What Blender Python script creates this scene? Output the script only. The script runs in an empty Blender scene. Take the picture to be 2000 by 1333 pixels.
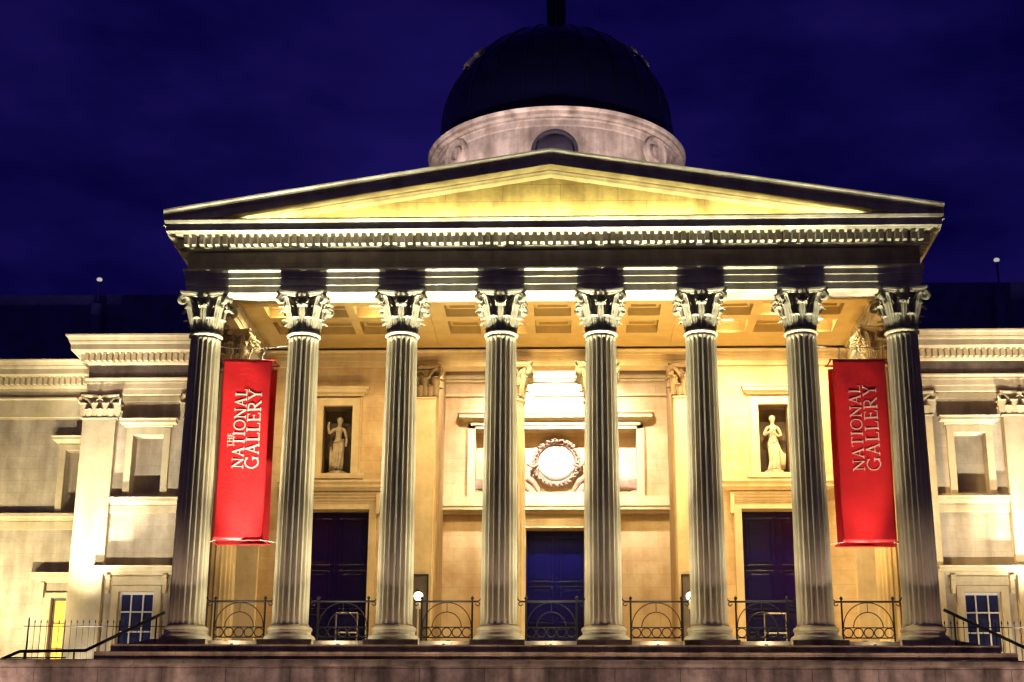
import bpy, bmesh, math, random
from mathutils import Vector, Matrix
random.seed(7)
PI = math.pi
sc = bpy.context.scene
C = sc.collection

# ---------------------------------------------------------------- camera
F_PX, PITCH, YAW, ROLL, CX, CD, CH = 3104.05, 0.309065, 0.0414365, 0.00686755, 0.789365, 50.21966, -6.65243
cy, sy, cp, sp, cr, sr = math.cos(YAW), math.sin(YAW), math.cos(PITCH), math.sin(PITCH), math.cos(ROLL), math.sin(ROLL)
right = Vector((cy, sy, 0)); up = Vector((sy*sp, -cy*sp, cp)); fwd = Vector((-sy*cp, cy*cp, sp))
r2 = cr*right + sr*up; u2 = -sr*right + cr*up
cam = bpy.data.objects.new('camera', bpy.data.cameras.new('camera'))
C.objects.link(cam)
M = Matrix((r2, u2, -fwd)).transposed().to_4x4()
M.translation = Vector((CX, -CD, CH))
cam.matrix_world = M
cam.data.lens = F_PX/2000*36; cam.data.sensor_width = 36; cam.data.clip_end = 2000
sc.camera = cam

# ---------------------------------------------------------------- night sky, exposure
w = bpy.data.worlds.new('World'); sc.world = w; w.use_nodes = True
nt = w.node_tree; nt.nodes.clear()
N = nt.nodes.new; L = nt.links.new
tc = N('ShaderNodeTexCoord'); mp = N('ShaderNodeMapping'); mp.inputs['Scale'].default_value = (1.4, 1.4, 3.2)
n1 = N('ShaderNodeTexNoise'); n1.inputs['Scale'].default_value = 3.4; n1.inputs['Detail'].default_value = 5; n1.inputs['Roughness'].default_value = .55
cr1 = N('ShaderNodeValToRGB')
cr1.color_ramp.elements[0].position = .36; cr1.color_ramp.elements[0].color = (.0012, .0006, .030, 1)
cr1.color_ramp.elements[1].position = .70; cr1.color_ramp.elements[1].color = (.0085, .005, .084, 1)
# city glow low over the square behind the viewer
sep = N('ShaderNodeSeparateXYZ'); mr = N('ShaderNodeMapRange')
mr.inputs['From Min'].default_value = .15; mr.inputs['From Max'].default_value = -.75
glow = N('ShaderNodeMixRGB'); glow.blend_type = 'ADD'; glow.inputs[2].default_value = (.022, .014, .024, 1)
bg = N('ShaderNodeBackground'); bg.inputs['Strength'].default_value = 1.0
out = N('ShaderNodeOutputWorld')
L(tc.outputs['Generated'], mp.inputs['Vector']); L(mp.outputs[0], n1.inputs['Vector']); L(n1.outputs['Fac'], cr1.inputs[0])
L(tc.outputs['Generated'], sep.inputs[0]); L(sep.outputs['Y'], mr.inputs['Value'])
L(mr.outputs[0], glow.inputs[0]); L(cr1.outputs[0], glow.inputs[1]); L(glow.outputs[0], bg.inputs['Color']); L(bg.outputs[0], out.inputs[0])
sc.view_settings.view_transform = 'Standard'; sc.view_settings.look = 'None'
sc.view_settings.exposure = 0; sc.view_settings.gamma = 1
sc.cycles.use_denoising = True
sc.cycles.max_bounces = 5; sc.cycles.diffuse_bounces = 3; sc.cycles.glossy_bounces = 2
sc.cycles.sample_clamp_indirect = 4

# ---------------------------------------------------------------- materials
def mat(name, col, rough=.8, metal=0, stain=.25, blocks=None, bump=.15, tint=None, spec=.5, streak=.0, nscale=1.6, coat=0):
    m = bpy.data.materials.new(name); m.use_nodes = True
    t = m.node_tree; b = t.nodes['Principled BSDF']
    b.inputs['Roughness'].default_value = rough; b.inputs['Metallic'].default_value = metal
    b.inputs['Specular IOR Level'].default_value = spec; b.inputs['Coat Weight'].default_value = coat
    n = t.nodes.new; l = t.links.new
    co = n('ShaderNodeTexCoord')
    noi = n('ShaderNodeTexNoise'); noi.inputs['Scale'].default_value = nscale; noi.inputs['Detail'].default_value = 8; noi.inputs['Roughness'].default_value = .65
    l(co.outputs['Object'], noi.inputs['Vector'])
    ramp = n('ShaderNodeValToRGB')
    dark = tint if tint else tuple(c*(1-stain*1.6) for c in col)
    ramp.color_ramp.elements[0].position = .32; ramp.color_ramp.elements[0].color = (*dark, 1)
    ramp.color_ramp.elements[1].position = .62; ramp.color_ramp.elements[1].color = (*col, 1)
    l(noi.outputs['Fac'], ramp.inputs[0])
    cur = ramp.outputs[0]
    if streak > 0:
        mp = n('ShaderNodeMapping'); mp.inputs['Scale'].default_value = (1.3, 1.3, .16)
        s = n('ShaderNodeTexNoise'); s.inputs['Scale'].default_value = 1.5; s.inputs['Detail'].default_value = 6
        l(co.outputs['Object'], mp.inputs[0]); l(mp.outputs[0], s.inputs['Vector'])
        r = n('ShaderNodeValToRGB'); r.color_ramp.elements[0].position = .35; r.color_ramp.elements[1].position = .6
        k = 1-streak; r.color_ramp.elements[0].color = (k, k*.95, k*.88, 1); r.color_ramp.elements[1].color = (1, 1, 1, 1)
        l(s.outputs['Fac'], r.inputs[0])
        mx = n('ShaderNodeMixRGB'); mx.blend_type = 'MULTIPLY'; mx.inputs[0].default_value = 1
        l(cur, mx.inputs[1]); l(r.outputs[0], mx.inputs[2]); cur = mx.outputs[0]
    hb = None
    if blocks:
        bw, bh, k = blocks
        se = n('ShaderNodeSeparateXYZ'); ad = n('ShaderNodeMath'); cb = n('ShaderNodeCombineXYZ')
        l(co.outputs['Object'], se.inputs[0]); l(se.outputs[0], ad.inputs[0]); l(se.outputs[1], ad.inputs[1])
        l(ad.outputs[0], cb.inputs[0]); l(se.outputs[2], cb.inputs[1])
        br = n('ShaderNodeTexBrick'); br.inputs['Scale'].default_value = 1; br.inputs['Brick Width'].default_value = bw
        br.inputs['Row Height'].default_value = bh; br.inputs['Mortar Size'].default_value = .009; br.inputs['Mortar Smooth'].default_value = .3
        br.inputs['Color1'].default_value = (1, 1, 1, 1); br.inputs['Color2'].default_value = (.93, .92, .9, 1); br.inputs['Mortar'].default_value = (k, k*.9, k*.8, 1)
        l(cb.outputs[0], br.inputs['Vector'])
        mx = n('ShaderNodeMixRGB'); mx.blend_type = 'MULTIPLY'; mx.inputs[0].default_value = 1
        l(cur, mx.inputs[1]); l(br.outputs['Color'], mx.inputs[2]); cur = mx.outputs[0]; hb = br.outputs['Fac']
    l(cur, b.inputs['Base Color'])
    if bump > 0:
        f = n('ShaderNodeTexNoise'); f.inputs['Scale'].default_value = 9; f.inputs['Detail'].default_value = 10; f.inputs['Roughness'].default_value = .7
        l(co.outputs['Object'], f.inputs['Vector'])
        bp = n('ShaderNodeBump'); bp.inputs['Strength'].default_value = bump; bp.inputs['Distance'].default_value = .05
        h = f.outputs['Fac']
        if hb:
            sb = n('ShaderNodeMath'); sb.operation = 'SUBTRACT'; l(h, sb.inputs[0]); l(hb, sb.inputs[1]); h = sb.outputs[0]
        l(h, bp.inputs['Height']); l(bp.outputs[0], b.inputs['Normal'])
    return m
def emis(name, col, s):
    m = bpy.data.materials.new(name); m.use_nodes = True; b = m.node_tree.nodes['Principled BSDF']
    b.inputs['Base Color'].default_value = (*col, 1); b.inputs['Emission Color'].default_value = (*col, 1); b.inputs['Emission Strength'].default_value = s
    return m
STONE = mat('portland_stone', (.60, .48, .31), blocks=(1.25, .52, .80), streak=.12, tint=(.44, .30, .16), bump=.25, nscale=.8)
GREYST = mat('grey_cornice_stone', (.50, .46, .37), stain=.22, streak=.25, bump=.3)
WINGST = mat('wing_stone', (.55, .465, .36), blocks=(1.35, .5, .86), streak=.3, stain=.22, bump=.35, nscale=.9)
NICHE = mat('niche_shade_stone', (.10, .065, .045), stain=.35, bump=.3)  # dark colour paints the shade inside the niches
PANELM = mat('roundel_stone', (.58, .54, .46), stain=.3, bump=.5, nscale=4)
WREA = mat('brown_wreath_stone', (.30, .19, .14), stain=.3, bump=.3, nscale=6)
CAPST = mat('darker_capital_stone', (.36, .33, .25), stain=.3, bump=.3, nscale=3)  # darker than the column stone, with noise stains
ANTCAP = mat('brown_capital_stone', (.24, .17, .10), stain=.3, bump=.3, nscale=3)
SMOOTH = mat('dressed_stone', (.60, .50, .33), stain=.14, streak=.12, bump=.2)
COLST = mat('column_stone', (.54, .48, .35), stain=.16, streak=.2, bump=.2, nscale=1.1)
DARKST = mat('sooty_stone', (.38, .29, .22), stain=.4, streak=.45, bump=.5, blocks=(1.45, .36, .35), nscale=1.3)
PARAST = mat('terrace_stone', (.46, .34, .28), stain=.35, streak=.7, bump=.8, blocks=(1.9, 1.1, .2), nscale=2.2)
FRIEZE = mat('shade_dark_frieze_stone', (.20, .155, .135), stain=.3, streak=.35, bump=.4, blocks=(1.65, 2, .5))  # base colour darkened to stand in for shade on the frieze; stains on top
CEIL = mat('painted_plaster', (.42, .31, .13), stain=.12, bump=.08)
TYMP = mat('tympanum_stone', (.60, .50, .26), stain=.25, streak=.4, bump=.35, blocks=(1.95, .62, .45))
PINK = mat('drum_stone', (.56, .46, .41), stain=.3, streak=.45, bump=.3, blocks=(1.7, 3, .6))
MARB = mat('statue_stone', (.5, .42, .32), stain=.3, bump=.3, nscale=5)
DOORM = mat('navy_door_paint', (.0008, .0012, .062), rough=.24, stain=.1, bump=.02, spec=.35)
IRON = mat('black_iron', (.006, .006, .012), rough=.5, spec=.25, stain=.2, bump=.15, nscale=20)
ROOFM = mat('dark_lead_roof', (.045, .05, .3), rough=.6, stain=.3, bump=.2)
ROOFD = mat('dormer_lead', (.035, .03, .05), rough=.5, stain=.3, bump=.3)
RIBM = mat('dome_rib_metal', (.008, .008, .03), rough=.35, metal=.5, stain=.2, bump=.1)
DOMEM = mat('dome_glazing', (.002, .002, .016), rough=.13, stain=.2, bump=.05, spec=.4)
RED = mat('red_banner_cloth', (.60, .005, .010), rough=.6, stain=.12, bump=.2, nscale=.8)
REDD = mat('dark_red_banner_cloth', (.42, .005, .012), rough=.7, stain=.1, bump=.12)
LETT = mat('cream_lettering', (.82, .66, .6), stain=.05, bump=0)
LETP = mat('pink_lettering', (.85, .42, .38), stain=.1, bump=0)
WHITEP = mat('white_window_paint', (.75, .73, .68), rough=.4, stain=.08, bump=.05)
GLASS = mat('dark_window_glass', (.03, .035, .10), rough=.06, stain=.3, bump=.04, spec=1, nscale=3)
BOARD = mat('grey_notice_panel', (.10, .085, .085), rough=.5, stain=.3, bump=.2)
STEEL = mat('grey_metal', (.3, .28, .27), rough=.4, metal=.6, stain=.1, bump=.05)
GLINT = emis('faint_roof_lamp', (1, .95, .85), .45)
BULB = emis('lit_globe', (1, .93, .75), 2.2)
WARMW = emis('lit_yellow_window', (1, .50, .06), .9)
LENS = emis('floodlight_lens', (1, .92, .7), 2.5)
ASPH = mat('paving', (.10, .09, .09), stain=.3, blocks=(1.2, .8, .6), bump=.3)

# ---------------------------------------------------------------- helpers
def tag(o, label, cat=None, group=None, kind=None):
    if label: o['label'] = label
    if cat: o['category'] = cat
    if group: o['group'] = group
    if kind: o['kind'] = kind
    return o
def empty(name, loc=(0, 0, 0)):
    o = bpy.data.objects.new(name, None); C.objects.link(o); o.location = loc; o.empty_display_size = .3; return o
class MB:
    def __init__(s): s.v = []; s.f = []
    def add(s, vs, fs):
        k = len(s.v); s.v += [tuple(v) for v in vs]; s.f += [tuple(i+k for i in f) for f in fs]; return s
    def box(s, x0, x1, y0, y1, z0, z1):
        vs = [(x, y, z) for x in (x0, x1) for y in (y0, y1) for z in (z0, z1)]
        return s.add(vs, [(0, 1, 3, 2), (4, 6, 7, 5), (0, 4, 5, 1), (2, 3, 7, 6), (0, 2, 6, 4), (1, 5, 7, 3)])
    def lathe(s, prof, n=32, c=(0, 0, 0), a0=0, a1=2*PI, axis='z', sx=1, sy=1):
        full = abs(a1-a0-2*PI) < 1e-6; m = n if full else n+1; vs = []
        for r, z in prof:
            for i in range(m):
                a = a0+(a1-a0)*i/n; p = (r*math.cos(a)*sx, r*math.sin(a)*sy, z)
                if axis == 'y': p = (p[0], z, p[1])
                if axis == 'x': p = (z, p[0], p[1])
                vs.append((p[0]+c[0], p[1]+c[1], p[2]+c[2]))
        fs = []
        for j in range(len(prof)-1):
            for i in range(n):
                i2 = (i+1) % m
                fs.append((j*m+i, j*m+i2, (j+1)*m+i2, (j+1)*m+i))
        return s.add(vs, fs)
    def tube(s, pts, r, n=8, flat=1.0, taper=None, cap=True):
        pts = [Vector(p) for p in pts]; vs = []; ref = None
        for i, p in enumerate(pts):
            t = (pts[min(i+1, len(pts)-1)]-pts[max(i-1, 0)]).normalized()
            if ref is None:
                ref = Vector((0, 0, 1)) if abs(t.z) < .9 else Vector((0, 1, 0))
            a = t.cross(ref)
            if a.length < 1e-4: a = t.orthogonal()
            a.normalize(); b = a.cross(t).normalized(); ref = b
            rr = r if taper is None else r*taper[i]
            for k in range(n):
                q = 2*PI*k/n; vs.append(p+a*math.cos(q)*rr*flat+b*math.sin(q)*rr)
        fs = [(j*n+k, j*n+(k+1) % n, (j+1)*n+(k+1) % n, (j+1)*n+k) for j in range(len(pts)-1) for k in range(n)]
        if cap: fs += [tuple(range(n))[::-1], tuple((len(pts)-1)*n+k for k in range(n))]
        return s.add(vs, fs)
    def sweep(s, path, prof, closed=False, caps=True):
        """path: XY corner points, prof: (out, z); out points to the right of travel"""
        n = len(path); dirs = []
        for i in range(n if closed else n-1):
            a, b = path[i], path[(i+1) % n]; d = Vector((b[0]-a[0], b[1]-a[1])).normalized(); dirs.append(d)
        vs = []
        for i in range(n):
            if closed: d0, d1 = dirs[i-1], dirs[i]
            else: d0, d1 = dirs[max(i-1, 0)], dirs[min(i, n-2)]
            n0 = Vector((d0.y, -d0.x)); n1 = Vector((d1.y, -d1.x)); m = (n0+n1).normalized(); k = 1/max(.2, m.dot(n0))
            for o, z in prof: vs.append((path[i][0]+m.x*o*k, path[i][1]+m.y*o*k, z))
        q = len(prof); fs = []
        for i in range(n if closed else n-1):
            j = (i+1) % n
            for k in range(q-1): fs.append((i*q+k, j*q+k, j*q+k+1, i*q+k+1))
        if caps and not closed: fs += [tuple(range(q)), tuple((n-1)*q+k for k in range(q))[::-1]]
        return s.add(vs, fs)
    def wall(s, x0, x1, z0, z1, y0, y1, holes):
        """front at y0, holes (xa,xb,za,zb) go back to y1"""
        xs = sorted({x0, x1, *[h[0] for h in holes], *[h[1] for h in holes]}); zs = sorted({z0, z1, *[h[2] for h in holes], *[h[3] for h in holes]})
        inh = lambda x, z: any(h[0] < x < h[1] and h[2] < z < h[3] for h in holes)
        for a, b in zip(xs, xs[1:]):
            for c, d in zip(zs, zs[1:]):
                if not inh((a+b)/2, (c+d)/2): s.add([(a, y0, c), (b, y0, c), (b, y0, d), (a, y0, d)], [(0, 1, 2, 3)])
        for a, b, c, d in holes:
            s.add([(a, y0, c), (a, y1, c), (a, y1, d), (a, y0, d)], [(0, 1, 2, 3)]); s.add([(b, y0, c), (b, y1, c), (b, y1, d), (b, y0, d)], [(3, 2, 1, 0)])
            s.add([(a, y0, c), (b, y0, c), (b, y1, c), (a, y1, c)], [(0, 1, 2, 3)]); s.add([(a, y0, d), (b, y0, d), (b, y1, d), (a, y1, d)], [(3, 2, 1, 0)])
        s.add([(x0, y0, z0), (x0, y0, z1), (x0, y1, z1), (x0, y1, z0)], [(0, 1, 2, 3)]); s.add([(x1, y0, z0), (x1, y0, z1), (x1, y1, z1), (x1, y1, z0)], [(3, 2, 1, 0)])
        return s
    def build(s, name, m, parent=None, loc=(0, 0, 0), bevel=0, smooth=False, autos=None, clean=False):
        me = bpy.data.meshes.new(name); me.from_pydata(s.v, [], s.f)
        bm = bmesh.new(); bm.from_mesh(me)
        if clean: bmesh.ops.remove_doubles(bm, verts=bm.verts, dist=1e-4)
        bmesh.ops.recalc_face_normals(bm, faces=bm.faces); bm.to_mesh(me); bm.free()
        me.materials.append(m); me.update()
        o = bpy.data.objects.new(name, me); C.objects.link(o); o.location = loc
        if parent: o.parent = parent
        if smooth:
            for p in me.polygons: p.use_smooth = True
        if bevel:
            b = o.modifiers.new('bevel', 'BEVEL'); b.width = bevel; b.segments = 2; b.limit_method = 'ANGLE'; b.angle_limit = .6
        return o
def mirror(o, name=None):
    """mirrored copy across the building's axis of symmetry, own mesh"""
    me = o.data.copy()
    for v in me.vertices: v.co.x = -v.co.x-2*o.location.x
    me.flip_normals()
    c = o.copy(); c.data = me; C.objects.link(c); c.parent = o.parent; return c
def skin(name, m, nodes, edges, parent=None, loc=(0, 0, 0), sub=2):
    me = bpy.data.meshes.new(name); me.from_pydata([n[:3] for n in nodes], edges, [])
    me.materials.append(m)
    o = bpy.data.objects.new(name, me); C.objects.link(o); o.location = loc; o.parent = parent
    sk = o.modifiers.new('skin', 'SKIN'); sk.use_smooth_shade = True
    if not me.skin_vertices: 
        bpy.context.view_layer.objects.active = o; bpy.ops.mesh.customdata_skin_add() if hasattr(bpy.ops.mesh, 'customdata_skin_add') else None
    for i, n in enumerate(nodes):
        r = n[3]; r = r if isinstance(r, tuple) else (r, r)
        me.skin_vertices[0].data[i].radius = r
    me.skin_vertices[0].data[0].use_root = True
    su = o.modifiers.new('sub', 'SUBSURF'); su.levels = sub; su.render_levels = sub
    return o

S = 3.3; HW = 12.2; FL = -.53
# ---------------------------------------------------------------- ground
g = MB(); g.add([(-400, -400, 0), (400, -400, 0), (400, 600, 0), (-400, 600, 0)], [(0, 1, 2, 3)])
tag(g.build('ground', ASPH, loc=(0, 0, -8.25)), None, kind='structure')
museum = empty('museum_building')
tag(museum, 'floodlit classical stone museum with eight-column portico, triangular pediment and dark dome', 'building')
T = museum

# ---------------------------------------------------------------- capital, column
def leaf(mb, p, ang, h, wd, out, z0, th=.035, lean=.06):
    """acanthus leaf: p base XY, ang outward"""
    ca, sa = math.cos(ang), math.sin(ang); nu, nv = 8, 11; F = []
    for side in (0, 1):
        for j in range(nv+1):
            v = j/nv
            if v < .72: d = lean*v/.72+.02; z = h*v/.72*.93
            else:
                q = (v-.72)/.28*PI*1.05; d = lean+.02+out*(1-math.cos(q))/2; z = h*.93+math.sin(q)*h*.11
            lob = .80+.20*abs(math.cos(v*PI*3.6)); ww = wd*(.62+.38*math.sin(min(1, v*1.25)*PI*.6))*lob*(1 if v < .75 else 1-.75*((v-.75)/.25)**1.6)
            for i in range(nu+1):
                u = i/nu*2-1
                dd = d+ (.05*(1-abs(u))**.6 + .018*math.cos(u*PI*4))*(1-.3*v) - .05*u*u - (th if side else 0)
                x = u*ww/2
                F.append((p[0]+ca*dd-sa*x, p[1]+sa*dd+ca*x, z0+z+(.0 if not side else .0)))
    fs = []; m = nu+1; K = m*(nv+1)
    for j in range(nv):
        for i in range(nu):
            a = j*m+i; fs += [(a, a+1, a+m+1, a+m), (K+a, K+a+m, K+a+m+1, K+a+1)]
        for i in (0, nu):
            a = j*m+i; fs.append((a, a+m, K+a+m, K+a))
    for i in range(nu):
        a = nv*m+i; fs.append((a, a+1, K+a+1, K+a))
    mb.add(F, fs)
def volute(mb, p0, p1, ang, z0, z1, r=.15, th=.045):
    """stalk rising from p0 to corner p1, ending in a spiral; plane contains the outward direction"""
    ca, sa = math.cos(ang), math.sin(ang); pts = []; tp = []
    D = math.hypot(p1[0]-p0[0], p1[1]-p0[1])
    for i in range(9):
        q = i/8; pts.append((p0[0]+(p1[0]-p0[0])*q**1.5, p0[1]+(p1[1]-p0[1])*q**1.5, z0+(z1-z0)*math.sin(q*PI/2))); tp.append(.7+.5*q)
    for i in range(1, 26):
        a = PI/2-i/25*PI*3.4; rr = r*(1-i/25*.78)
        pts.append((p1[0]+ca*rr*math.cos(a), p1[1]+sa*rr*math.cos(a), z1-r+rr*math.sin(a))); tp.append(1.2-.5*i/25)
    mb.tube(pts, th, 6, flat=1.7, taper=tp)
def abacus_pts(hx, hy, cut, dip, n=8):
    P = []
    cs = [(-hx, -hy), (hx, -hy), (hx, hy), (-hx, hy)]
    for k in range(4):
        a = cs[k]; b = cs[(k+1) % 4]; d = Vector((b[0]-a[0], b[1]-a[1])); Ln = d.length; d.normalize(); nn = Vector((-d.y, d.x))
        for i in range(n+1):
            q = i/n; t = cut+(Ln-2*cut)*q
            P.append((a[0]+d.x*t+nn.x*dip*math.sin(q*PI), a[1]+d.y*t+nn.y*dip*math.sin(q*PI)))
    return P
def slab(mb, P, levels):
    """levels: list of (scale, z) rings on polygon P"""
    n = len(P); vs = [(x*s_, y*s_, z) for s_, z in levels for x, y in P]
    fs = [(j*n+i, j*n+(i+1) % n, (j+1)*n+(i+1) % n, (j+1)*n+i) for j in range(len(levels)-1) for i in range(n)]
    fs += [tuple(range(n))[::-1], tuple((len(levels)-1)*n+i for i in range(n))]
    mb.add(vs, fs)
def capital_round(h=1.30, r=.5, ah=.86):
    """z from 0 to h"""
    m = MB(); ab = .15
    m.lathe([(r*.97, 0), (r*.92, .04), (r*.80, .12), (r*.80, .55), (r*.9, .8), (r*1.14, h-ab-.04), (r*1.2, h-ab)], 32)
    for i in range(8):
        a = 2*PI*i/8+PI/8; leaf(m, (r*.88*math.cos(a), r*.88*math.sin(a)), a, .40, .29, .20, .02, lean=.10)
    for i in range(8):
        a = 2*PI*i/8; leaf(m, (r*.86*math.cos(a), r*.86*math.sin(a)), a, .78, .40, .26, .04, lean=.15)
    for k in range(4):
        a = PI/4+k*PI/2; c = (math.cos(a), math.sin(a))
        for da in (-.16, .16):
            s0 = (r*.98*math.cos(a+da*2.2), r*.98*math.sin(a+da*2.2))
            volute(m, s0, (c[0]*ah*1.17+(-c[1])*da*.25, c[1]*ah*1.17+c[0]*da*.25), a, .55, h-ab-.01, r=.135, th=.036)
        leaf(m, (c[0]*r*1.02, c[1]*r*1.02), a, .98, .34, .26, .1, lean=.30)
        b = k*PI/2
        for sg in (-1, 1):
            cb = (math.cos(b), math.sin(b)); base = (math.cos(b+sg*.42)*r, math.sin(b+sg*.42)*r)
            pts = []; 
            for i in range(7):
                q = i/6; pts.append((base[0]*(1-q)+(cb[0]*r*1.30-cb[1]*sg*.13)*q, base[1]*(1-q)+(cb[1]*r*1.30+cb[0]*sg*.13)*q, .62+.42*math.sin(q*PI/2)))
            for i in range(1, 14):
                t = i/13; a2 = PI/2+t*PI*2.6; rr = .075*(1-.7*t)
                pts.append((cb[0]*r*1.33-cb[1]*sg*(.13-.0)+(-cb[1])*sg*(-rr*math.cos(a2)), cb[1]*r*1.33+cb[0]*sg*.13+cb[0]*sg*(-rr*math.cos(a2)), 1.04-.075+rr*math.sin(a2)))
            m.tube(pts, .03, 5, flat=1.6)
        # fleuron on the abacus
        fx, fy = math.cos(b)*(ah-.16), math.sin(b)*(ah-.16)
        m.lathe([(0.0, .0), (.11, .02), (.13, .10), (.10, .18), (.0, .22)], 8, (fx, fy, h-ab-.06), sx=1, sy=1)
    slab(m, abacus_pts(ah, ah, .10, .17), [(.93, h-ab), (.95, h-ab+.05), (.99, h-ab+.07), (1, h-.02), (1, h)])
    return m
def capital_rect(hx, hy, h, over=.2, nx=3):
    m = MB(); ab = h*.12
    P = [(-hx, -hy), (hx, -hy), (hx, hy), (-hx, hy)]
    slab(m, P, [(1, 0), (1.0, h*.6), (1.07, h-ab)])
    k = h/1.3
    for row, (n, zz, hh, ww, oo) in enumerate([(nx, .02, .40, .9, .15), (nx+1, .04, .72, .9, .2)]):
        for i in range(n if row == 0 else n-0):
            if row == 0: x = -hx+2*hx*(i+.5)/n
            else: x = -hx+2*hx*i/(n-1)
            leaf(m, (x, -hy), -PI/2, hh*k, 2*hx/nx*ww, oo*k, zz, lean=.07*k)
        for sgn in (-1, 1):
            ny = 2 if hy > .3 else 1
            for i in range(ny): leaf(m, (sgn*hx, -hy+2*hy*(i+.5)/ny), 0 if sgn > 0 else PI, hh*k, 2*hy/ny*.9, oo*k, zz, lean=.07*k)
    for sgn in (-1, 1):
        a = -PI/4 if sgn > 0 else -3*PI/4
        volute(m, (sgn*hx*.45, -hy-.02), (sgn*(hx+over*.62), -hy-over*.62), a, h*.42, h-ab-.01, r=.17*k, th=.05*k)
        volute(m, (sgn*hx*.9, -hy+.1), (sgn*(hx+over*.62), -hy-over*.62), a, h*.42, h-ab-.01, r=.17*k, th=.05*k)
        pts = [(sgn*hx*.5*(1-q), -hy-.05-.1*q, h*(.42+.38*math.sin(q*PI/2))) for q in [i/6 for i in range(7)]]
        m.tube(pts, .035*k, 5)
    m.lathe([(0, 0), (.11*k, .02), (.13*k, .1*k), (.1*k, .18*k), (0, .22*k)], 8, (0, -hy-over*.75, h-ab-.05))
    slab(m, abacus_pts(hx+over, hy+over, .08, over*.5), [(.95, h-ab), (.99, h-ab*.6), (1, h-.02), (1, h)])
    return m
def shaft_mesh(H=9.65, rb=.58, rt=.5, nf=20):
    m = MB(); per = 10; zs = [0, .06, .12, .2, .3] + [.3+(H-.75-.3)*i/10 for i in range(1, 11)] + [H-.37, H-.30, H-.24, H-.2]
    vs = []; n = nf*per
    for z in zs:
        t = z/H; r = rb-(rb-rt)*(t**1.6)
        dep = 0 if z < .06 or z > H-.25 else (.5 if z <= .12 or z > H-.31 else (.85 if z <= .2 or z > H-.4 else 1))
        for i in range(n):
            a = 2*PI*i/n; u = (i % per)/per
            d = 0
            if u >= .2:
                q = (u-.2)/.8; d = math.sqrt(max(0, 1-(2*q-1)**2))
            rr = r-d*dep*.105
            if z == 0: rr = r+.03
            vs.append((rr*math.cos(a), rr*math.sin(a), z))
    fs = [(j*n+i, j*n+(i+1) % n, (j+1)*n+(i+1) % n, (j+1)*n+i) for j in range(len(zs)-1) for i in range(n)]
    m.add(vs, fs)
    m.lathe([(rt-.02, H-.2), (rt-.01, H-.14), (rt+.035, H-.12), (rt+.065, H-.09), (rt+.065, H-.05), (rt+.03, H-.02), (rt-.02, H)], 40)
    return m
def base_mesh(rb=.58):
    m = MB()
    def tor(r, z, h, n=8): return [(r+h/2*math.sin(PI*i/n), z+h/2-h/2*math.cos(PI*i/n)) for i in range(n+1)]
    prof = [(rb-.03, .0)] + [(rb+.04, -.02), (rb+.04, -.05)] + tor(rb+.06, -.19, .14)[::-1] + [(rb+.10, -.20), (rb+.085, -.25), (rb+.11, -.30), (rb+.14, -.31)] + tor(rb+.13, -.53, .21)[::-1] + [(rb-.03, -.53)]
    m.lathe(prof, 48)
    return m
sm = shaft_mesh(); bmz = base_mesh(); cpz = capital_round()
proto = {}
ords = ['leftmost', 'second', 'third', 'fourth', 'fifth', 'sixth', 'seventh', 'rightmost']
cols = [((i-3.5)*S, 0) for i in range(8)] + [(-3.5*S, 4.05), (3.5*S, 4.05), (-1.65, 8.3), (1.65, 8.3)]
for i, (x, y) in enumerate(cols):
    if i == 0:
        sh = sm.build('column', COLST, T, (x, y, 0), smooth=False)
        for p in sh.data.polygons: p.use_smooth = True
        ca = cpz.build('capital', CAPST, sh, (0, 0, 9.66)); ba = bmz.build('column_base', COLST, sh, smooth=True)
        proto = (sh, ca, ba)
    else:
        sh = proto[0].copy(); C.objects.link(sh); sh.parent = T; sh.location = (x, y, 0)
        for k in (1, 2):
            c = proto[k].copy(); C.objects.link(c); c.parent = sh
            if i > 7 and k == 1: pass

# ---------------------------------------------------------------- portico entablature
ZA0, ZA1, ZF = 10.96, 11.76, 12.42
m = MB()
arch = [(-1.05, ZA0), (0, ZA0), (0, 11.20), (.03, 11.205), (.03, 11.46), (.06, 11.465), (.06, 11.66), (.09, 11.68), (.13, 11.72), (.13, 11.78), (.0, 11.79)]
path = [(-HW, 8.6), (-HW, -.55), (HW, -.55), (HW, 8.6)]
path = path[::-1]
def rev(p): return p[::-1]
# travel so that 'out' is outward: left side going front, then right
path = [(-HW, 8.6), (-HW, -.55), (HW, -.55), (HW, 8.6)]
def sweep_out(mb, path, prof): return mb.sweep(path, [(o, z) for o, z in prof])
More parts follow.
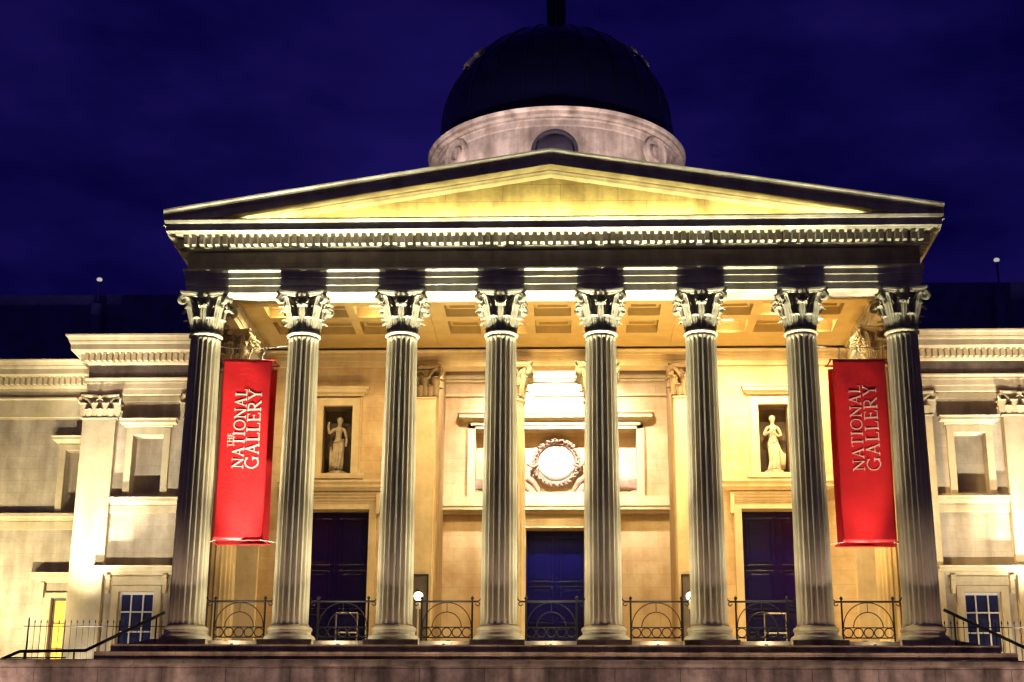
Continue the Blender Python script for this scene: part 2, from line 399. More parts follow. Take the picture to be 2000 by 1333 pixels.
# check orientation: moving -y along left edge, right-hand side is -x (outward)
sweep_out(m, path, arch)
m.sweep([(HW-1.05, 8.0), (HW-1.05, .5), (-HW+1.05, .5), (-HW+1.05, 8.0)], [(0, ZA0+.002), (0, 11.2), (.03, 11.205), (.03, 11.45), (.06, 11.46), (.06, 11.6), (.1, 11.64), (.1, 11.7), (-.2, 11.7)])
m.build('architrave', GREYST, T, bevel=.006)
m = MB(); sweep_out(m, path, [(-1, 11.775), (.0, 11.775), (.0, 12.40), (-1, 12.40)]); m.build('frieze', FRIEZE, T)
def dent_cornice(mb, path, z0, k=1.0, pitch=.26, proj=.66, cyma=False, ends=False):
    kz = k
    bed = [(-.6, z0), (.0, z0), (.05*k, z0+.015), (.09*k, z0+.06*k), (.10*k, z0+.09*k), (.12*k, z0+.1*k), (.12*k, z0+.46*k), (.36*k, z0+.475*k), (.39*k, z0+.50*k), (.42*k, z0+.54*k),
           (proj-.08, z0+.545*k), (proj-.07, z0+.50*k), (proj, z0+.50*k), (proj, z0+.74*k), (proj+.03, z0+.76*k), (proj+.05, z0+.8*k), (proj+.07, z0+.84*k), (proj+.07, z0+.88*k)]
    if cyma: bed += [(proj+.09, z0+.92*k), (proj+.13, z0+1.0*k), (proj+.20, z0+1.06*k), (proj+.21, z0+1.12*k)]
    bed += [(-.6, bed[-1][1]+.01)]
    mb.sweep(path, bed)
    for (a, b) in zip(path, path[1:]):
        d = Vector((b[0]-a[0], b[1]-a[1])); Ln = d.length; d.normalize(); nn = Vector((d.y, -d.x)); n = int((Ln+.2)/pitch)
        for i in range(n+1):
            t = Ln/2+(i-n/2)*pitch; c0 = Vector((a[0], a[1]))+d*t
            w2 = pitch*.27; o0, o1 = .115*k, .36*k
            q = [c0-d*w2+nn*o0, c0+d*w2+nn*o0, c0+d*w2+nn*o1, c0-d*w2+nn*o1]
            vs = [(p.x, p.y, z) for z in (z0+.13*k, z0+.45*k) for p in q]
            mb.add(vs, [(0, 1, 2, 3), (7, 6, 5, 4), (0, 4, 5, 1), (1, 5, 6, 2), (2, 6, 7, 3), (3, 7, 4, 0)])
m = MB(); dent_cornice(m, path, 12.43, k=1.04); m.build('dentil_cornice', GREYST, T)
# raking cornice and tympanum
SL = (15.74-13.66)/12.83
def rake(mb, prof, xe, y_of=lambda o: -.55-o):
    for sgn in (-1, 1):
        vs = []; q = len(prof)
        for x in (xe, 0):
            for o, z in prof: vs.append((sgn*(x), y_of(o), z+(-SL*x)))
        fs = [(k, k+1, q+k+1, q+k) for k in range(q-1)]+[tuple(range(q))]
        mb.add(vs, fs)
Zr = 15.74
m = MB()
rake(m, [(-6, Zr-.04), (-6, Zr-.62), (-.22, Zr-.62), (.05, Zr-.60), (.08, Zr-.55), (.14, Zr-.51), (.15, Zr-.47), (.58, Zr-.46), (.58, Zr-.5), (.66, Zr-.5), (.66, Zr-.24), (.69, Zr-.22), (.71, Zr-.19), (.71, Zr-.17), (.73, Zr-.14), (.75, Zr-.07), (.79, Zr-.02), (.80, Zr+.03)], 12.95)
m.build('raking_cornice', GREYST, T)
m = MB(); m.add([(-12.2, -.33, 13.25), (12.2, -.33, 13.25), (0, -.33, 15.3)], [(0, 1, 2)]); m.build('tympanum', TYMP, T)
# roof behind
m = MB()
for sgn in (-1, 1):
    m.add([(0, 0, Zr-.02), (sgn*12.9, 0, Zr-.02-SL*12.9), (sgn*12.9, 14, Zr-.02-SL*12.9), (0, 14, Zr-.02)], [(0, 1, 2, 3)])
m.build('portico_roof', ROOFM, T)

# ---------------------------------------------------------------- coffered ceiling z = 11.7
m = MB(); ZC = 11.7
cells = []
xc = [-.0] 
xs = [(-.63, .66), (-3.83, -1.75), (1.75, 3.83), (-9.6, -7.55+.0), (7.3, 9.35), (-7.15, -5.9), (5.85, 7.05), (-10.75, -9.85), (9.6, 10.75)]
xs = [(-.66, .66), (-3.85, -2.7), (-2.4, -1.0), (1.0, 2.4), (2.7, 3.85), (5.75, 7.1), (7.4, 8.75), (9.05, 10.3), (-7.1, -5.75), (-8.75, -7.4), (-10.3, -9.05)]
ys = [(1.2, 2.55), (3.02, 4.28), (4.78, 6.28)]
holes = [(a, b, c, d) for a, b in xs for c, d in ys]
X = sorted({-11.3, 11.3, *[h[0] for h in holes], *[h[1] for h in holes]}); Y = sorted({.4, 8.0, *[h[2] for h in holes], *[h[3] for h in holes]})
for a, b in zip(X, X[1:]):
    for c, d in zip(Y, Y[1:]):
        if not any(h[0] < (a+b)/2 < h[1] and h[2] < (c+d)/2 < h[3] for h in holes): m.add([(a, c, ZC), (b, c, ZC), (b, d, ZC), (a, d, ZC)], [(0, 1, 2, 3)])
for a, b, c, d in holes:
    def ring(i0, z0, i1, z1):
        A = [(a+i0, c+i0, z0), (b-i0, c+i0, z0), (b-i0, d-i0, z0), (a+i0, d-i0, z0)]; B = [(a+i1, c+i1, z1), (b-i1, c+i1, z1), (b-i1, d-i1, z1), (a+i1, d-i1, z1)]
        m.add(A+B, [(k, (k+1) % 4, 4+(k+1) % 4, 4+k) for k in range(4)])
    ring(0, ZC, 0, ZC+.30); ring(0, ZC+.30, .12, ZC+.30); ring(.12, ZC+.30, .12, ZC+.40); ring(.12, ZC+.40, .3, ZC+.40); ring(.3, ZC+.40, .3, ZC+.5)
    m.add([(a+.3, c+.3, ZC+.5), (b-.3, c+.3, ZC+.5), (b-.3, d-.3, ZC+.5), (a+.3, d-.3, ZC+.5)], [(0, 1, 2, 3)])
# beams set off by grooves
for x in (-4.42, 4.42):
    sgn = 1 if x > 0 else -1
    m.box(min(x, x+sgn*.9), max(x, x+sgn*.9), .5, 7.4, ZC-.05, ZC+.01)
m.sweep([(11.15, 7.99), (-11.15, 7.99)], [(0, ZC), (.55, ZC-.002), (.5, ZC-.06), (.3, ZC-.1), (.22, ZC-.16), (.0, ZC-.2)][::-1])
m.build('coffered_ceiling', CEIL, T)
# recess ceiling
m = MB(); m.box(-4.8, 4.8, 8.3, 12.2, 12.9, 13.2); m.build('recess_ceiling', CEIL, T)

# ---------------------------------------------------------------- portico back wall, Y = 8
WY = 8.15
m = MB()
nich = [(-8.25-.56, -8.25+.56, 6.80, 9.42), (8.25-.56, 8.25+.56, 6.80, 9.42)]
drs = [(-8.25-1.32, -8.25+1.32, FL, 5.40), (8.25-1.32, 8.25+1.32, FL, 5.40)]
for k in (0, 1):
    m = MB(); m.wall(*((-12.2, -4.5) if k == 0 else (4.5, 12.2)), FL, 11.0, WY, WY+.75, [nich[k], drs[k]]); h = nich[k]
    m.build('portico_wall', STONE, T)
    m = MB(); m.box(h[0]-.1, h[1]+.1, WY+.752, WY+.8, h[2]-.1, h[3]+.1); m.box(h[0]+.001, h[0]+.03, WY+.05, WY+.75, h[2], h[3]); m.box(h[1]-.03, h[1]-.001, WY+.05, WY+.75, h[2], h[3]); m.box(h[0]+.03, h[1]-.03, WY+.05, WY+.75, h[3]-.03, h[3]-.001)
    m.build('niche_shade_lining', NICHE, T)  # thin lining that carries the painted niche shade
# wall architrave over antae and across the recess
m = MB(); m.sweep([(-12.2, 8.05), (12.2, 8.05)], [(-.7, 10.965), (0, 10.965), (0, 11.17), (.03, 11.175), (.03, 11.38), (.06, 11.385), (.06, 11.5), (.1, 11.53), (.12, 11.56), (.12, 11.60), (-.7, 11.60)])
m.build('wall_architrave', SMOOTH, T)
# recess
m = MB(); m.wall(-4.9, 4.9, FL, 13.1, 12.2, 12.9, [(-1.2, 1.2, FL, 5.45), (-3.25, 3.25, 6.95, 9.52)])
m.box(-3.4, 3.4, 12.88, 12.95, 6.8, 9.6)
m.box(-5.6, -4.5, 8.9, 12.3, FL, 13.1); m.box(4.5, 5.6, 8.9, 12.3, FL, 13.1)
m.build('recess_wall', STONE, T)
m = MB()
for z, o, h in [(11.62, .22, .14), (11.5, .12, .11), (10.9, .10, .10), (12.3, .2, .2)]: m.box(-4.5, 4.5, 12.2-o, 12.3, z, z+h)
# frame and hood of the big panel
m.box(-3.55, -3.25, 12.08, 12.25, 6.75, 9.75); m.box(3.25, 3.55, 12.08, 12.25, 6.75, 9.75); m.box(-3.55, 3.55, 12.08, 12.25, 9.52, 9.80)
m.box(-3.42, 3.42, 12.02, 12.09, 9.66, 9.82)
m.sweep([(-3.62, 12.2), (-3.62, 12.06), (3.62, 12.06), (3.62, 12.2)], [(-.05, 9.83), (.08, 9.83), (.1, 9.9), (.28, 9.93), (.28, 10.05), (.36, 10.12), (.36, 10.17), (-.05, 10.2)])
m.box(-4.5, 4.5, 12.05, 12.25, 6.32, 6.75); m.sweep([(-4.5, 12.07), (4.5, 12.07)], [(0, 6.0), (.1, 6.03), (.12, 6.1), (.3, 6.14), (.3, 6.25), (.34, 6.3), (0, 6.33)])
m.box(-1.5, 1.5, 12.1, 12.25, 5.48, 6.0)
m.build('recess_mouldings', SMOOTH, T, bevel=.008)
# antae (pilasters)
def pilaster(x, y, hw, d, z0, z1, hc, name='pilaster', base=True):
    m = MB(); m.box(-hw, hw, -d/2, d/2, z0+.45, z1-hc)
    m.box(-hw-.05, hw+.05, -d/2-.05, d/2, z1-hc-.08, z1-hc-.02)
    if base:
        m.box(-hw-.04, hw+.04, -d/2-.04, d/2, z0+.35, z0+.45); m.box(-hw-.09, hw+.09, -d/2-.09, d/2, z0+.15, z0+.34); m.box(-hw-.15, hw+.15, -d/2-.15, d/2, z0-.0, z0+.14)
    o = m.build(name, SMOOTH, T, (x, y, 0), bevel=.012)
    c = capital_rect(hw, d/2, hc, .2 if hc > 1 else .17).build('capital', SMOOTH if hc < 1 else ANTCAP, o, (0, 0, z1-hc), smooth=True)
    return o
for x in (-5.12, 5.12): pilaster(x, 8.15, .60, .5, FL, 10.965, 1.25)
for x in (-11.55, 11.55): pilaster(x, 8.15, .55, .5, FL, 10.965, 1.25)
# niche frames, ledges, door surrounds
for sgn in (-1, 1):
    c = sgn*8.25; m = MB()
    for a, b in ((-.84, -.56), (.56, .84)): m.box(c+a, c+b, WY-.12, WY+.02, 6.78, 9.42)
    m.box(c-.84, c+.84, WY-.12, WY+.02, 9.42, 9.72)
    for a, b in ((-.90, -.84), (.84, .90)): m.box(c+a, c+b, WY-.06, WY+.02, 6.78, 9.78)
    m.sweep([(c-.9, WY), (c-.9, WY-.06), (c+.9, WY-.06), (c+.9, WY)], [(0, 9.8), (.06, 9.8), (.09, 9.88), (.22, 9.92), (.22, 10.02), (.28, 10.08), (.28, 10.13), (0, 10.15)])
    m.box(c-1.05, c+1.05, WY-.14, WY+.02, 6.58, 6.77)
    m.build('niche_surround', SMOOTH, T, bevel=.006)
    m = MB(); m.sweep([(c-1.75, WY+.1), (c-1.75, WY), (c+1.75, WY), (c+1.75, WY+.1)], [(0, 6.05), (.16, 6.08), (.2, 6.14), (.36, 6.2), (.36, 6.32), (.42, 6.38), (.42, 6.45), (0, 6.5)])
    m.sweep([(c-1.55, WY+.1), (c-1.55, WY), (c+1.55, WY), (c+1.55, WY+.1)], [(0, 5.62), (.06, 5.62), (.06, 5.72), (.1, 5.73), (.1, 5.83), (.15, 5.85), (.15, 5.94), (.2, 5.96), (.2, 6.045), (0, 6.045)])
    for a, b in ((-1.6, -1.32), (1.32, 1.6)): m.box(c+a, c+b, WY-.1, WY+.05, FL, 5.61)
    m.box(c-1.32, c+1.32, WY-.1, WY+.05, 5.40, 5.61)
    for q in (-1, 1): m.box(c+q*1.66-.07, c+q*1.66+.07, WY-.24, WY, 5.2, 6.0)
    m.build('door_surround', SMOOTH, T, bevel=.008)
def door(x, y, hw, z0, z1, lab=None):
    d = MB(); d.box(-hw, hw, .0, .1, z0, z1); o = d.build('door', DOORM, T, (x, y, 0), bevel=0)
    H = z1-z0
    for s_ in (-1, 1):
        cx_ = s_*hw*.5; pw = hw*.34
        for a, b in ((.04, .20), (.245, .345), (.39, .62), (.665, .955)):
            q = MB(); za, zb = z0+H*a, z0+H*b
            fr = .06
            q.box(cx_-pw-fr, cx_+pw+fr, -.055, .0, za-fr, za); q.box(cx_-pw-fr, cx_+pw+fr, -.055, .0, zb, zb+fr)
            q.box(cx_-pw-fr, cx_-pw, -.055, .0, za, zb); q.box(cx_+pw, cx_+pw+fr, -.055, .0, za, zb)
            q.box(cx_-pw+.08, cx_+pw-.08, -.03, .0, za+.08, zb-.08)
            q.build('door_panel', DOORM, o, bevel=.024)
    q = MB(); q.box(-.03, .03, -.05, 0, z0, z1); q.build('meeting_rail', DOORM, o, bevel=.008)
    q = MB(); q.lathe([(0, -.13), (.035, -.12), (.045, -.09), (.02, -.06), (.02, -.03)], 12, (.14, 0, z0+1.1), axis='y'); q.build('handle', IRON, o, smooth=True)
    return o
door(-8.25, WY+.5, 1.32, FL, 5.40); door(8.25, WY+.5, 1.32, FL, 5.40); door(0, 12.65, 1.2, FL, 5.45)

# ---------------------------------------------------------------- relief in the recess panel
m = MB(); rx, rz = 0.02, 8.24
m.lathe([(0, -.10), (.55, -.09), (.74, -.02), (.78, .15)], 48, (rx, 12.75, rz), axis='y'); m.build('roundel', PANELM, T, smooth=True)
m = MB(); rnd = random.Random(3)
m.lathe([(.76, .1), (.76, -.08), (.80, -.14), (.88, -.15), (.93, -.08), (.93, .1)], 48, (rx, 12.75, rz), axis='y')
for i in range(30):
    a = 2*PI*i/30+rnd.uniform(-.04, .04); ca, sa = math.cos(a), math.sin(a)
    for off in (-1, 1):
        r0 = .86+off*.02; b = a+off*.75; L_ = .17
        pts = [(rx+ca*r0+math.cos(b)*L_*q-sa*.06*q*off, 12.58-.06*math.sin(q*PI), rz+sa*r0+math.sin(b)*L_*q+ca*.1*q) for q in (0, .35, .7, 1)]
        m.tube(pts, .045, 5, taper=[.6, 1.1, .9, .2])
m.build('wreath', WREA, T, smooth=True)
def relief_fig(x, s, lean=0):
    B = 12.55
    n = [(x, B, 7.55, (.22, .2)), (x+s*.06, B-.02, 7.85, (.17, .15)), (x+s*.1, B-.04, 8.15, (.2, .15)), (x+s*.1, B-.04, 8.36, (.08, .08)), (x+s*.08, B-.08, 8.55, (.12, .13)), (x+s*.08, B-.08, 8.68, (.09, .1)),
         (x-s*.12, B-.05, 8.22, .09), (x-s*.32, B-.12, 8.0, .065), (x-s*.55, B-.15, 8.12, .05), (x-s*.62, B-.15, 8.16, .05),
         (x+s*.28, B-.04, 8.2, .09), (x+s*.42, B-.08, 7.9, .07), (x+s*.3, B-.2, 7.65, .05),
         (x-s*.3, B-.2, 7.45, (.17, .15)), (x-s*.5, B-.16, 7.12, (.11, .1)), (x-s*.62, B-.22, 6.92, .07),
         (x+s*.05, B-.22, 7.35, (.17, .15)), (x-s*.2, B-.2, 7.02, (.1, .1)), (x-s*.35, B-.25, 6.9, .06)]
    e = [(0, 1), (1, 2), (2, 3), (3, 4), (4, 5), (2, 6), (6, 7), (7, 8), (8, 9), (2, 10), (10, 11), (11, 12), (0, 13), (13, 14), (14, 15), (0, 16), (16, 17), (17, 18)]
    return skin('relief_figure', WREA, n, e, T)
relief_fig(-1.27, -1); relief_fig(1.27, 1)
def relief_beast(x, s):
    B = 12.5; z = 7.25
    n = [(x, B, z, (.3, .26)), (x+s*.4, B, z+.05, (.26, .24)), (x+s*.75, B, z+.0, (.26, .24)), (x-s*.3, B-.03, z+.3, (.17, .15)), (x-s*.42, B-.06, z+.62, (.13, .12)), (x-s*.38, B-.08, z+.85, (.13, .12)), (x-s*.62, B-.12, z+.78, (.08, .08)),
         (x-s*.3, B-.15, z-.2, .11), (x-s*.6, B-.18, z-.3, .07), (x+s*.95, B-.1, z-.25, .12), (x+s*.6, B-.18, z-.32, .07), (x+s*1.0, B-.05, z+.3, .06), (x+s*1.2, B-.05, z+.05, .04)]
    e = [(0, 1), (1, 2), (0, 3), (3, 4), (4, 5), (5, 6), (0, 7), (7, 8), (2, 9), (9, 10), (2, 11), (11, 12)]
    return skin('relief_beast', WREA, n, e, T)
relief_beast(-2.35, -1); relief_beast(2.35, 1)

# ---------------------------------------------------------------- stylobate and steps
m = MB(); m.box(-12.45, 12.45, -.55, 12.9, -.73, FL)
for i in range(8): m.box((i-3.5)*S-.86, (i-3.5)*S+.86, -.93, -.552, -.728, FL+.001)
m.build('portico_floor', DARKST, T, bevel=.012)
m = MB(); m.box(-13.55, 13.55, -1.28, 12.8, -.99, -.734); m.build('step', DARKST, T, bevel=.015)
m = MB(); m.box(-13.95, 13.95, -1.62, 12.7, -1.25, -.994); m.build('step', DARKST, T, bevel=.015)
m = MB(); m.box(-14.1, 14.1, -1.9, 12.6, -1.9, -1.254); m.build('podium', DARKST, T, bevel=.015)
m = MB(); m.box(-34, 34, -2.9, 13, -8.25, -1.9); m.build('podium', DARKST, T)
for sgn in (-1, 1):
    m = MB(); m.add([(sgn*12.4, -.9, FL), (sgn*12.4, .4, FL), (sgn*13.4, .4, -.74), (sgn*13.4, -.9, -.74), (sgn*12.4, -.9, -.74), (sgn*12.4, .4, -.74)], [(0, 1, 2, 3), (0, 3, 4), (1, 5, 2), (0, 4, 5, 1), (3, 2, 5, 4)])
    m.build('sloping_block', DARKST, T)
# front terrace wall
tw = empty('terrace_wall', (0, -3.2, -8.25)); tag(tw, 'low brownish stone terrace wall with moulded coping along the bottom of the view', 'wall')
m = MB(); m.box(-45, 45, 0, .4, 0, 8.25-1.60); m.build('wall_face', PARAST, tw)
m = MB(); m.sweep([(-45, 0), (45, 0)], [(-.4, 6.652), (.03, 6.652), (.05, 6.68), (.10, 6.70), (.13, 6.72), (.13, 6.80), (.10, 6.83), (-.4, 6.85)]); m.build('coping', DARKST, tw)

# ---------------------------------------------------------------- wings
def window_unit(x, y, hw, z0, z1, nx, rows, gl, parent=T, name='window', bar=.05):
    o = MB(); o.box(-hw, -hw+.08, 0, .08, z0, z1); o.box(hw-.08, hw, 0, .08, z0, z1); o.box(-hw+.08, hw-.08, 0, .08, z1-.09, z1); o.box(-hw+.08, hw-.08, 0, .08, z0, z0+.09)
    for i in range(1, nx): xx = -hw+2*hw*i/nx; o.box(xx-bar/2, xx+bar/2, .005, .07, z0+.09, z1-.09)
    n = rows
    for i in range(1, n): zz = z0+(z1-z0)*i/n; o.box(-hw+.08, hw-.08, .01, .065, zz-bar/2, zz+bar/2)
    w_ = o.build(name, WHITEP, parent, (x, y, 0), bevel=.006)
    g_ = MB(); g_.box(-hw+.02, hw-.02, .085, .1, z0+.02, z1-.02); g_.build('pane', gl, w_)
    return w_
def wing(sgn):
    Yw = 9.28; m = MB(); X0, X1 = 12.2, 18.3
    hs = [(15.2, 16.4, 6.26, 8.58), (15.12, 16.48, -1.2, 2.50)]
    cv = lambda a, b: (a, b) if sgn > 0 else (-b, -a)
    H = [(*cv(h[0], h[1]), h[2], h[3]) for h in hs]
    x0, x1 = cv(X0, X1); m.wall(x0, x1, -2.2, 10.2, Yw, Yw+.55, H)
    x0, x1 = cv(18.28, 18.30); m.box(x0, x1, 9.29, 13, -2.2, 10.2)
    a, b = cv(15.0, 16.6); m.box(a, b, Yw+.55, Yw+.6, 6, 9)
    m.build('wing_wall', WINGST, T)
    # entablature with return
    p = [(12.3, 9.0), (18.3, 9.0), (18.3, 12.4)]
    p = p if sgn > 0 else [(-q[0], q[1]) for q in p][::-1]
    e = MB(); e.sweep(p, [(-.6, 10.16), (0, 10.16), (0, 10.38), (.03, 10.385), (.03, 10.62), (.06, 10.625), (.06, 10.72), (.10, 10.75), (.12, 10.79), (.12, 10.83), (-.5, 10.84)]); e.build('architrave', SMOOTH, T)
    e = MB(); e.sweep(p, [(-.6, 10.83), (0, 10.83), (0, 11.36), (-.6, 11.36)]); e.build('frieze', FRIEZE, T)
    e = MB(); dent_cornice(e, p, 11.36, k=.93, pitch=.235, proj=.62, cyma=True); e.build('dentil_cornice', SMOOTH, T)
    for x in (17.74, 13.75): pilaster(sgn*x, 9.25, .655, .5, -2.2, 10.15, .89)
    # string courses / sill
    a, b = cv(14.4, 17.09); e = MB()
    e.sweep([(a, Yw), (b, Yw)], [(0, 5.80), (.1, 5.82), (.14, 5.88), (.30, 5.92), (.30, 6.02), (.34, 6.08), (0, 6.1)])
    e.box(a, b, Yw-.10, Yw+.01, 5.5, 5.795); e.box(a, b, Yw-.16, Yw, 6.101, 6.2)
    c = sgn*15.8
    for q, r in ((-.86, -.6), (.6, .86)): e.box(c+q, c+r, Yw-.12, Yw+.02, 6.2, 8.86)
    e.box(c-.6, c+.6, Yw-.12, Yw+.02, 8.58, 8.86)
    e.sweep([(c-.86, Yw), (c-.86, Yw-.1), (c+.86, Yw-.1), (c+.86, Yw)], [(0, 8.88), (.08, 8.9), (.1, 8.98), (.24, 9.02), (.24, 9.12), (.29, 9.19), (0, 9.22)])
    a2, b2 = cv(14.42, 17.07); e.box(a2, b2, Yw-.09, Yw+.01, 9.93, 10.14)
    e.build('niche_surround', SMOOTH, T, bevel=.006)
    e = MB(); c = sgn*15.8
    for q, r in ((-.95, -.68), (.68, .95)): e.box(c+q, c+r, Yw-.1, Yw+.02, -1.9, 2.72)
    e.box(c-.68, c+.68, Yw-.1, Yw+.02, 2.50, 2.72); e.box(c-1.2, c+1.2, Yw-.07, Yw+.02, 2.73, 3.08)
    e.sweep([(c-1.25, Yw), (c-1.25, Yw-.1), (c+1.25, Yw-.1), (c+1.25, Yw)], [(0, 3.1), (.1, 3.12), (.12, 3.2), (.34, 3.24), (.34, 3.36), (.4, 3.42), (0, 3.46)])
    for q in (-1.08, 1.08):
        e.box(c+q-.09, c+q+.09, Yw-.34, Yw, 2.95, 3.1); e.box(c+q-.075, c+q+.075, Yw-.22, Yw, 2.55, 2.95); e.box(c+q-.06, c+q+.06, Yw-.26, Yw, 2.42, 2.56)
    e.build('window_surround', SMOOTH, T, bevel=.012)
    window_unit(c, Yw+.12, .68, -1.2, 2.50, 3, 5.5 and 5, GLASS)
    # recessed outer range
    Yf = 12.3; m = MB(); H = [(*cv(18.8, 20.0), 6.3, 8.72), (*cv(18.75, 20.05), -1.2, 2.72)]
    x0, x1 = cv(18.3, 40); m.wall(x0, x1, -2.2, 10.1, Yf, Yf+.5, H); a, b = cv(18.6, 20.2); m.box(a, b, Yf+.5, Yf+.55, 6, 9); m.build('wing_wall', WINGST, T)
    p = [(18.3, Yf), (40, Yf)]; p = p if sgn > 0 else [(-q[0], q[1]) for q in p][::-1]
    e = MB(); e.sweep(p, [(-.5, 10.05), (.03, 10.05), (.03, 10.1), (.08, 10.12), (.08, 10.85), (.14, 10.9), (.14, 10.95), (.02, 10.96), (.02, 11.36), (-.5, 11.36)]); e.build('architrave', SMOOTH, T)
    e = MB(); dent_cornice(e, p, 11.36, k=.93, pitch=.235, proj=.62, cyma=True); e.build('dentil_cornice', SMOOTH, T)
    e = MB(); a, b = cv(18.3, 40)
    e.sweep([(a, Yf), (b, Yf)], [(0, 5.80), (.1, 5.82), (.12, 5.92), (.24, 5.95), (.24, 6.1), (0, 6.14)]); e.box(a, b, Yf-.07, Yf+.01, 5.45, 5.79)
    c = sgn*19.4
    for q, r in ((-.86, -.6), (.6, .86)): e.box(c+q, c+r, Yf-.1, Yf+.02, 6.15, 8.98)
    e.box(c-.6, c+.6, Yf-.1, Yf+.02, 8.72, 8.98); e.sweep([(c-.9, Yf), (c-.9, Yf-.1), (c+.9, Yf-.1), (c+.9, Yf)], [(0, 9.0), (.1, 9.02), (.24, 9.12), (.24, 9.22), (.29, 9.28), (0, 9.3)])
    for q, r in ((-.93, -.65), (.65, .93)): e.box(c+q, c+r, Yf-.1, Yf+.02, -1.9, 2.92)
    e.box(c-.65, c+.65, Yf-.1, Yf+.02, 2.72, 2.92); e.sweep([(c-1.15, Yf), (c-1.15, Yf-.1), (c+1.15, Yf-.1), (c+1.15, Yf)], [(0, 3.3), (.1, 3.34), (.34, 3.46), (.34, 3.58), (.4, 3.66), (0, 3.7)])
    for q in (-1.0, 1.0): e.box(c+q-.09, c+q+.09, Yf-.3, Yf, 2.7, 3.3)
    e.build('window_surround', SMOOTH, T, bevel=.012)
    w_ = window_unit(c, Yf+.2, .65, -1.2, 2.72, 2, 4, WARMW if sgn < 0 else GLASS, bar=.035)
    if sgn < 0: w_.data.materials[0] = BOARD; tag(w_, 'window lit bright yellow from inside')
    # roofs set back
    e = MB(); x0, x1 = cv(11.5, 40); e.box(x0, x1, 15.5, 26, 8, 16.6 if sgn < 0 else 16.9); x0, x1 = cv(11.5, 18.0); e.box(x0, x1, 10.0, 15.4, 11.5, 12.1); x0, x1 = cv(18.05, 40); e.box(x0, x1, 12.9, 15.4, 11.5, 12.1)
    e.build('wing_roof', ROOFM, T)
wing(-1); wing(1)

# ---------------------------------------------------------------- drum and dome
DY = 17.0
m = MB(); m.lathe([(5.45, 14), (5.45, 22.7), (5.5, 22.75), (5.55, 22.95), (5.62, 23.0), (5.62, 23.08), (5.8, 23.12), (5.8, 23.28), (5.88, 23.33), (5.92, 23.42), (5.0, 23.5)], 96, (0, DY, 0))
drum = m.build('drum', PINK, T, smooth=True); drum.modifiers.new('es', 'EDGE_SPLIT').split_angle = .5
for a in (-52, 52):
    A = math.radians(a); c = Vector((5.45*math.sin(A), DY-5.45*math.cos(A), 22.35))
    m = MB(); m.lathe([(.74, -.1), (.74, .16), (.64, .22), (.56, .16), (.52, .02), (.40, .0), (.36, .12), (.28, .14), (.24, -.04), (0, -.04)], 32, axis='y')
    o = m.build('round_window', PINK, drum, tuple(c)); o.rotation_euler = (0, 0, A+PI)
m = MB(); m.lathe([(.95, -1.0), (.95, .0), (.88, .0), (.86, .08), (.7, .1), (.0, .1)], 32, (0, DY-5.5-.2, 22.0), axis='y', a0=0, a1=PI)
m = MB()
m.lathe([(.99, 1.3), (.99, -.05), (.95, -.12), (.86, -.12), (.84, -.03), (.70, .02), (.0, .02)], 40, (0, DY-5.45-.75, 21.2), axis='y')
m.box(-.98, .98, DY-5.45-.68, DY-5.0, 19.5, 21.15)
dm = m.build('dormer', ROOFD, drum, smooth=False)
m = MB(); m.lathe([(.80, .0), (.74, -.06), (.6, -.16), (.35, -.24), (0, -.27)], 32, (0, DY-5.45-.75, 21.2), axis='y'); m.build('rounded_boss', ROOFD, drum, smooth=True)
m = MB(); R = 5.38; zc = 24.45
prof = [(R, 23.2), (R, zc)] + [(R*math.cos(t), zc+R*math.sin(t)*1.0) for t in [i/20*PI/2*.97 for i in range(1, 21)]]
m.lathe(prof, 96, (0, DY, 0)); dome = m.build('dome', DOMEM, T, smooth=True)
for i in range(24):
    a = 2*PI*i/24
    m = MB(); m.tube([((R+.02)*math.cos(t)*math.cos(a), DY+(R+.02)*math.cos(t)*math.sin(a), zc+(R+.02)*math.sin(t)) for t in [k/12*PI/2*.94 for k in range(13)]], .035, 5); m.build('dome_rib', RIBM, dome)
for az, el in ((-62, 34), (-57, 40), (60, 42), (66, 36)):  # pale metal boxes added to stand in for glints on the glazing
    A = math.radians(az); E_ = math.radians(el); n_ = Vector((math.sin(A)*math.cos(E_), -math.cos(A)*math.cos(E_), math.sin(E_)))
    m = MB(); m.box(-.22, .22, -.28, .28, -.04, .10); m.box(-.16, .16, -.22, .22, .1, .16); o = m.build('dome_glint_box', STEEL, dome, tuple(Vector((0, DY, zc))+n_*R), bevel=.02)
    o.rotation_mode = 'QUATERNION'; o.rotation_quaternion = n_.to_track_quat('Z', 'Y')
m = MB()
m.lathe([(.75, 29.2), (.75, 29.65), (.62, 29.7), (.50, 29.8), (.50, 30.0), (.36, 30.05), (.36, 32.3), (.5, 32.35), (.55, 32.5), (.45, 32.6), (.3, 33.2), (.05, 33.5), (.05, 34.3), (0, 34.3)], 24, (0, DY, 0))
for i in range(8):
    a = 2*PI*(i+.5)/8; m.tube([(.43*math.cos(a), DY+.43*math.sin(a), 29.8), (.43*math.cos(a), DY+.43*math.sin(a), 32.35)], .05, 6)
m.build('lantern', DOMEM, dome, smooth=False)

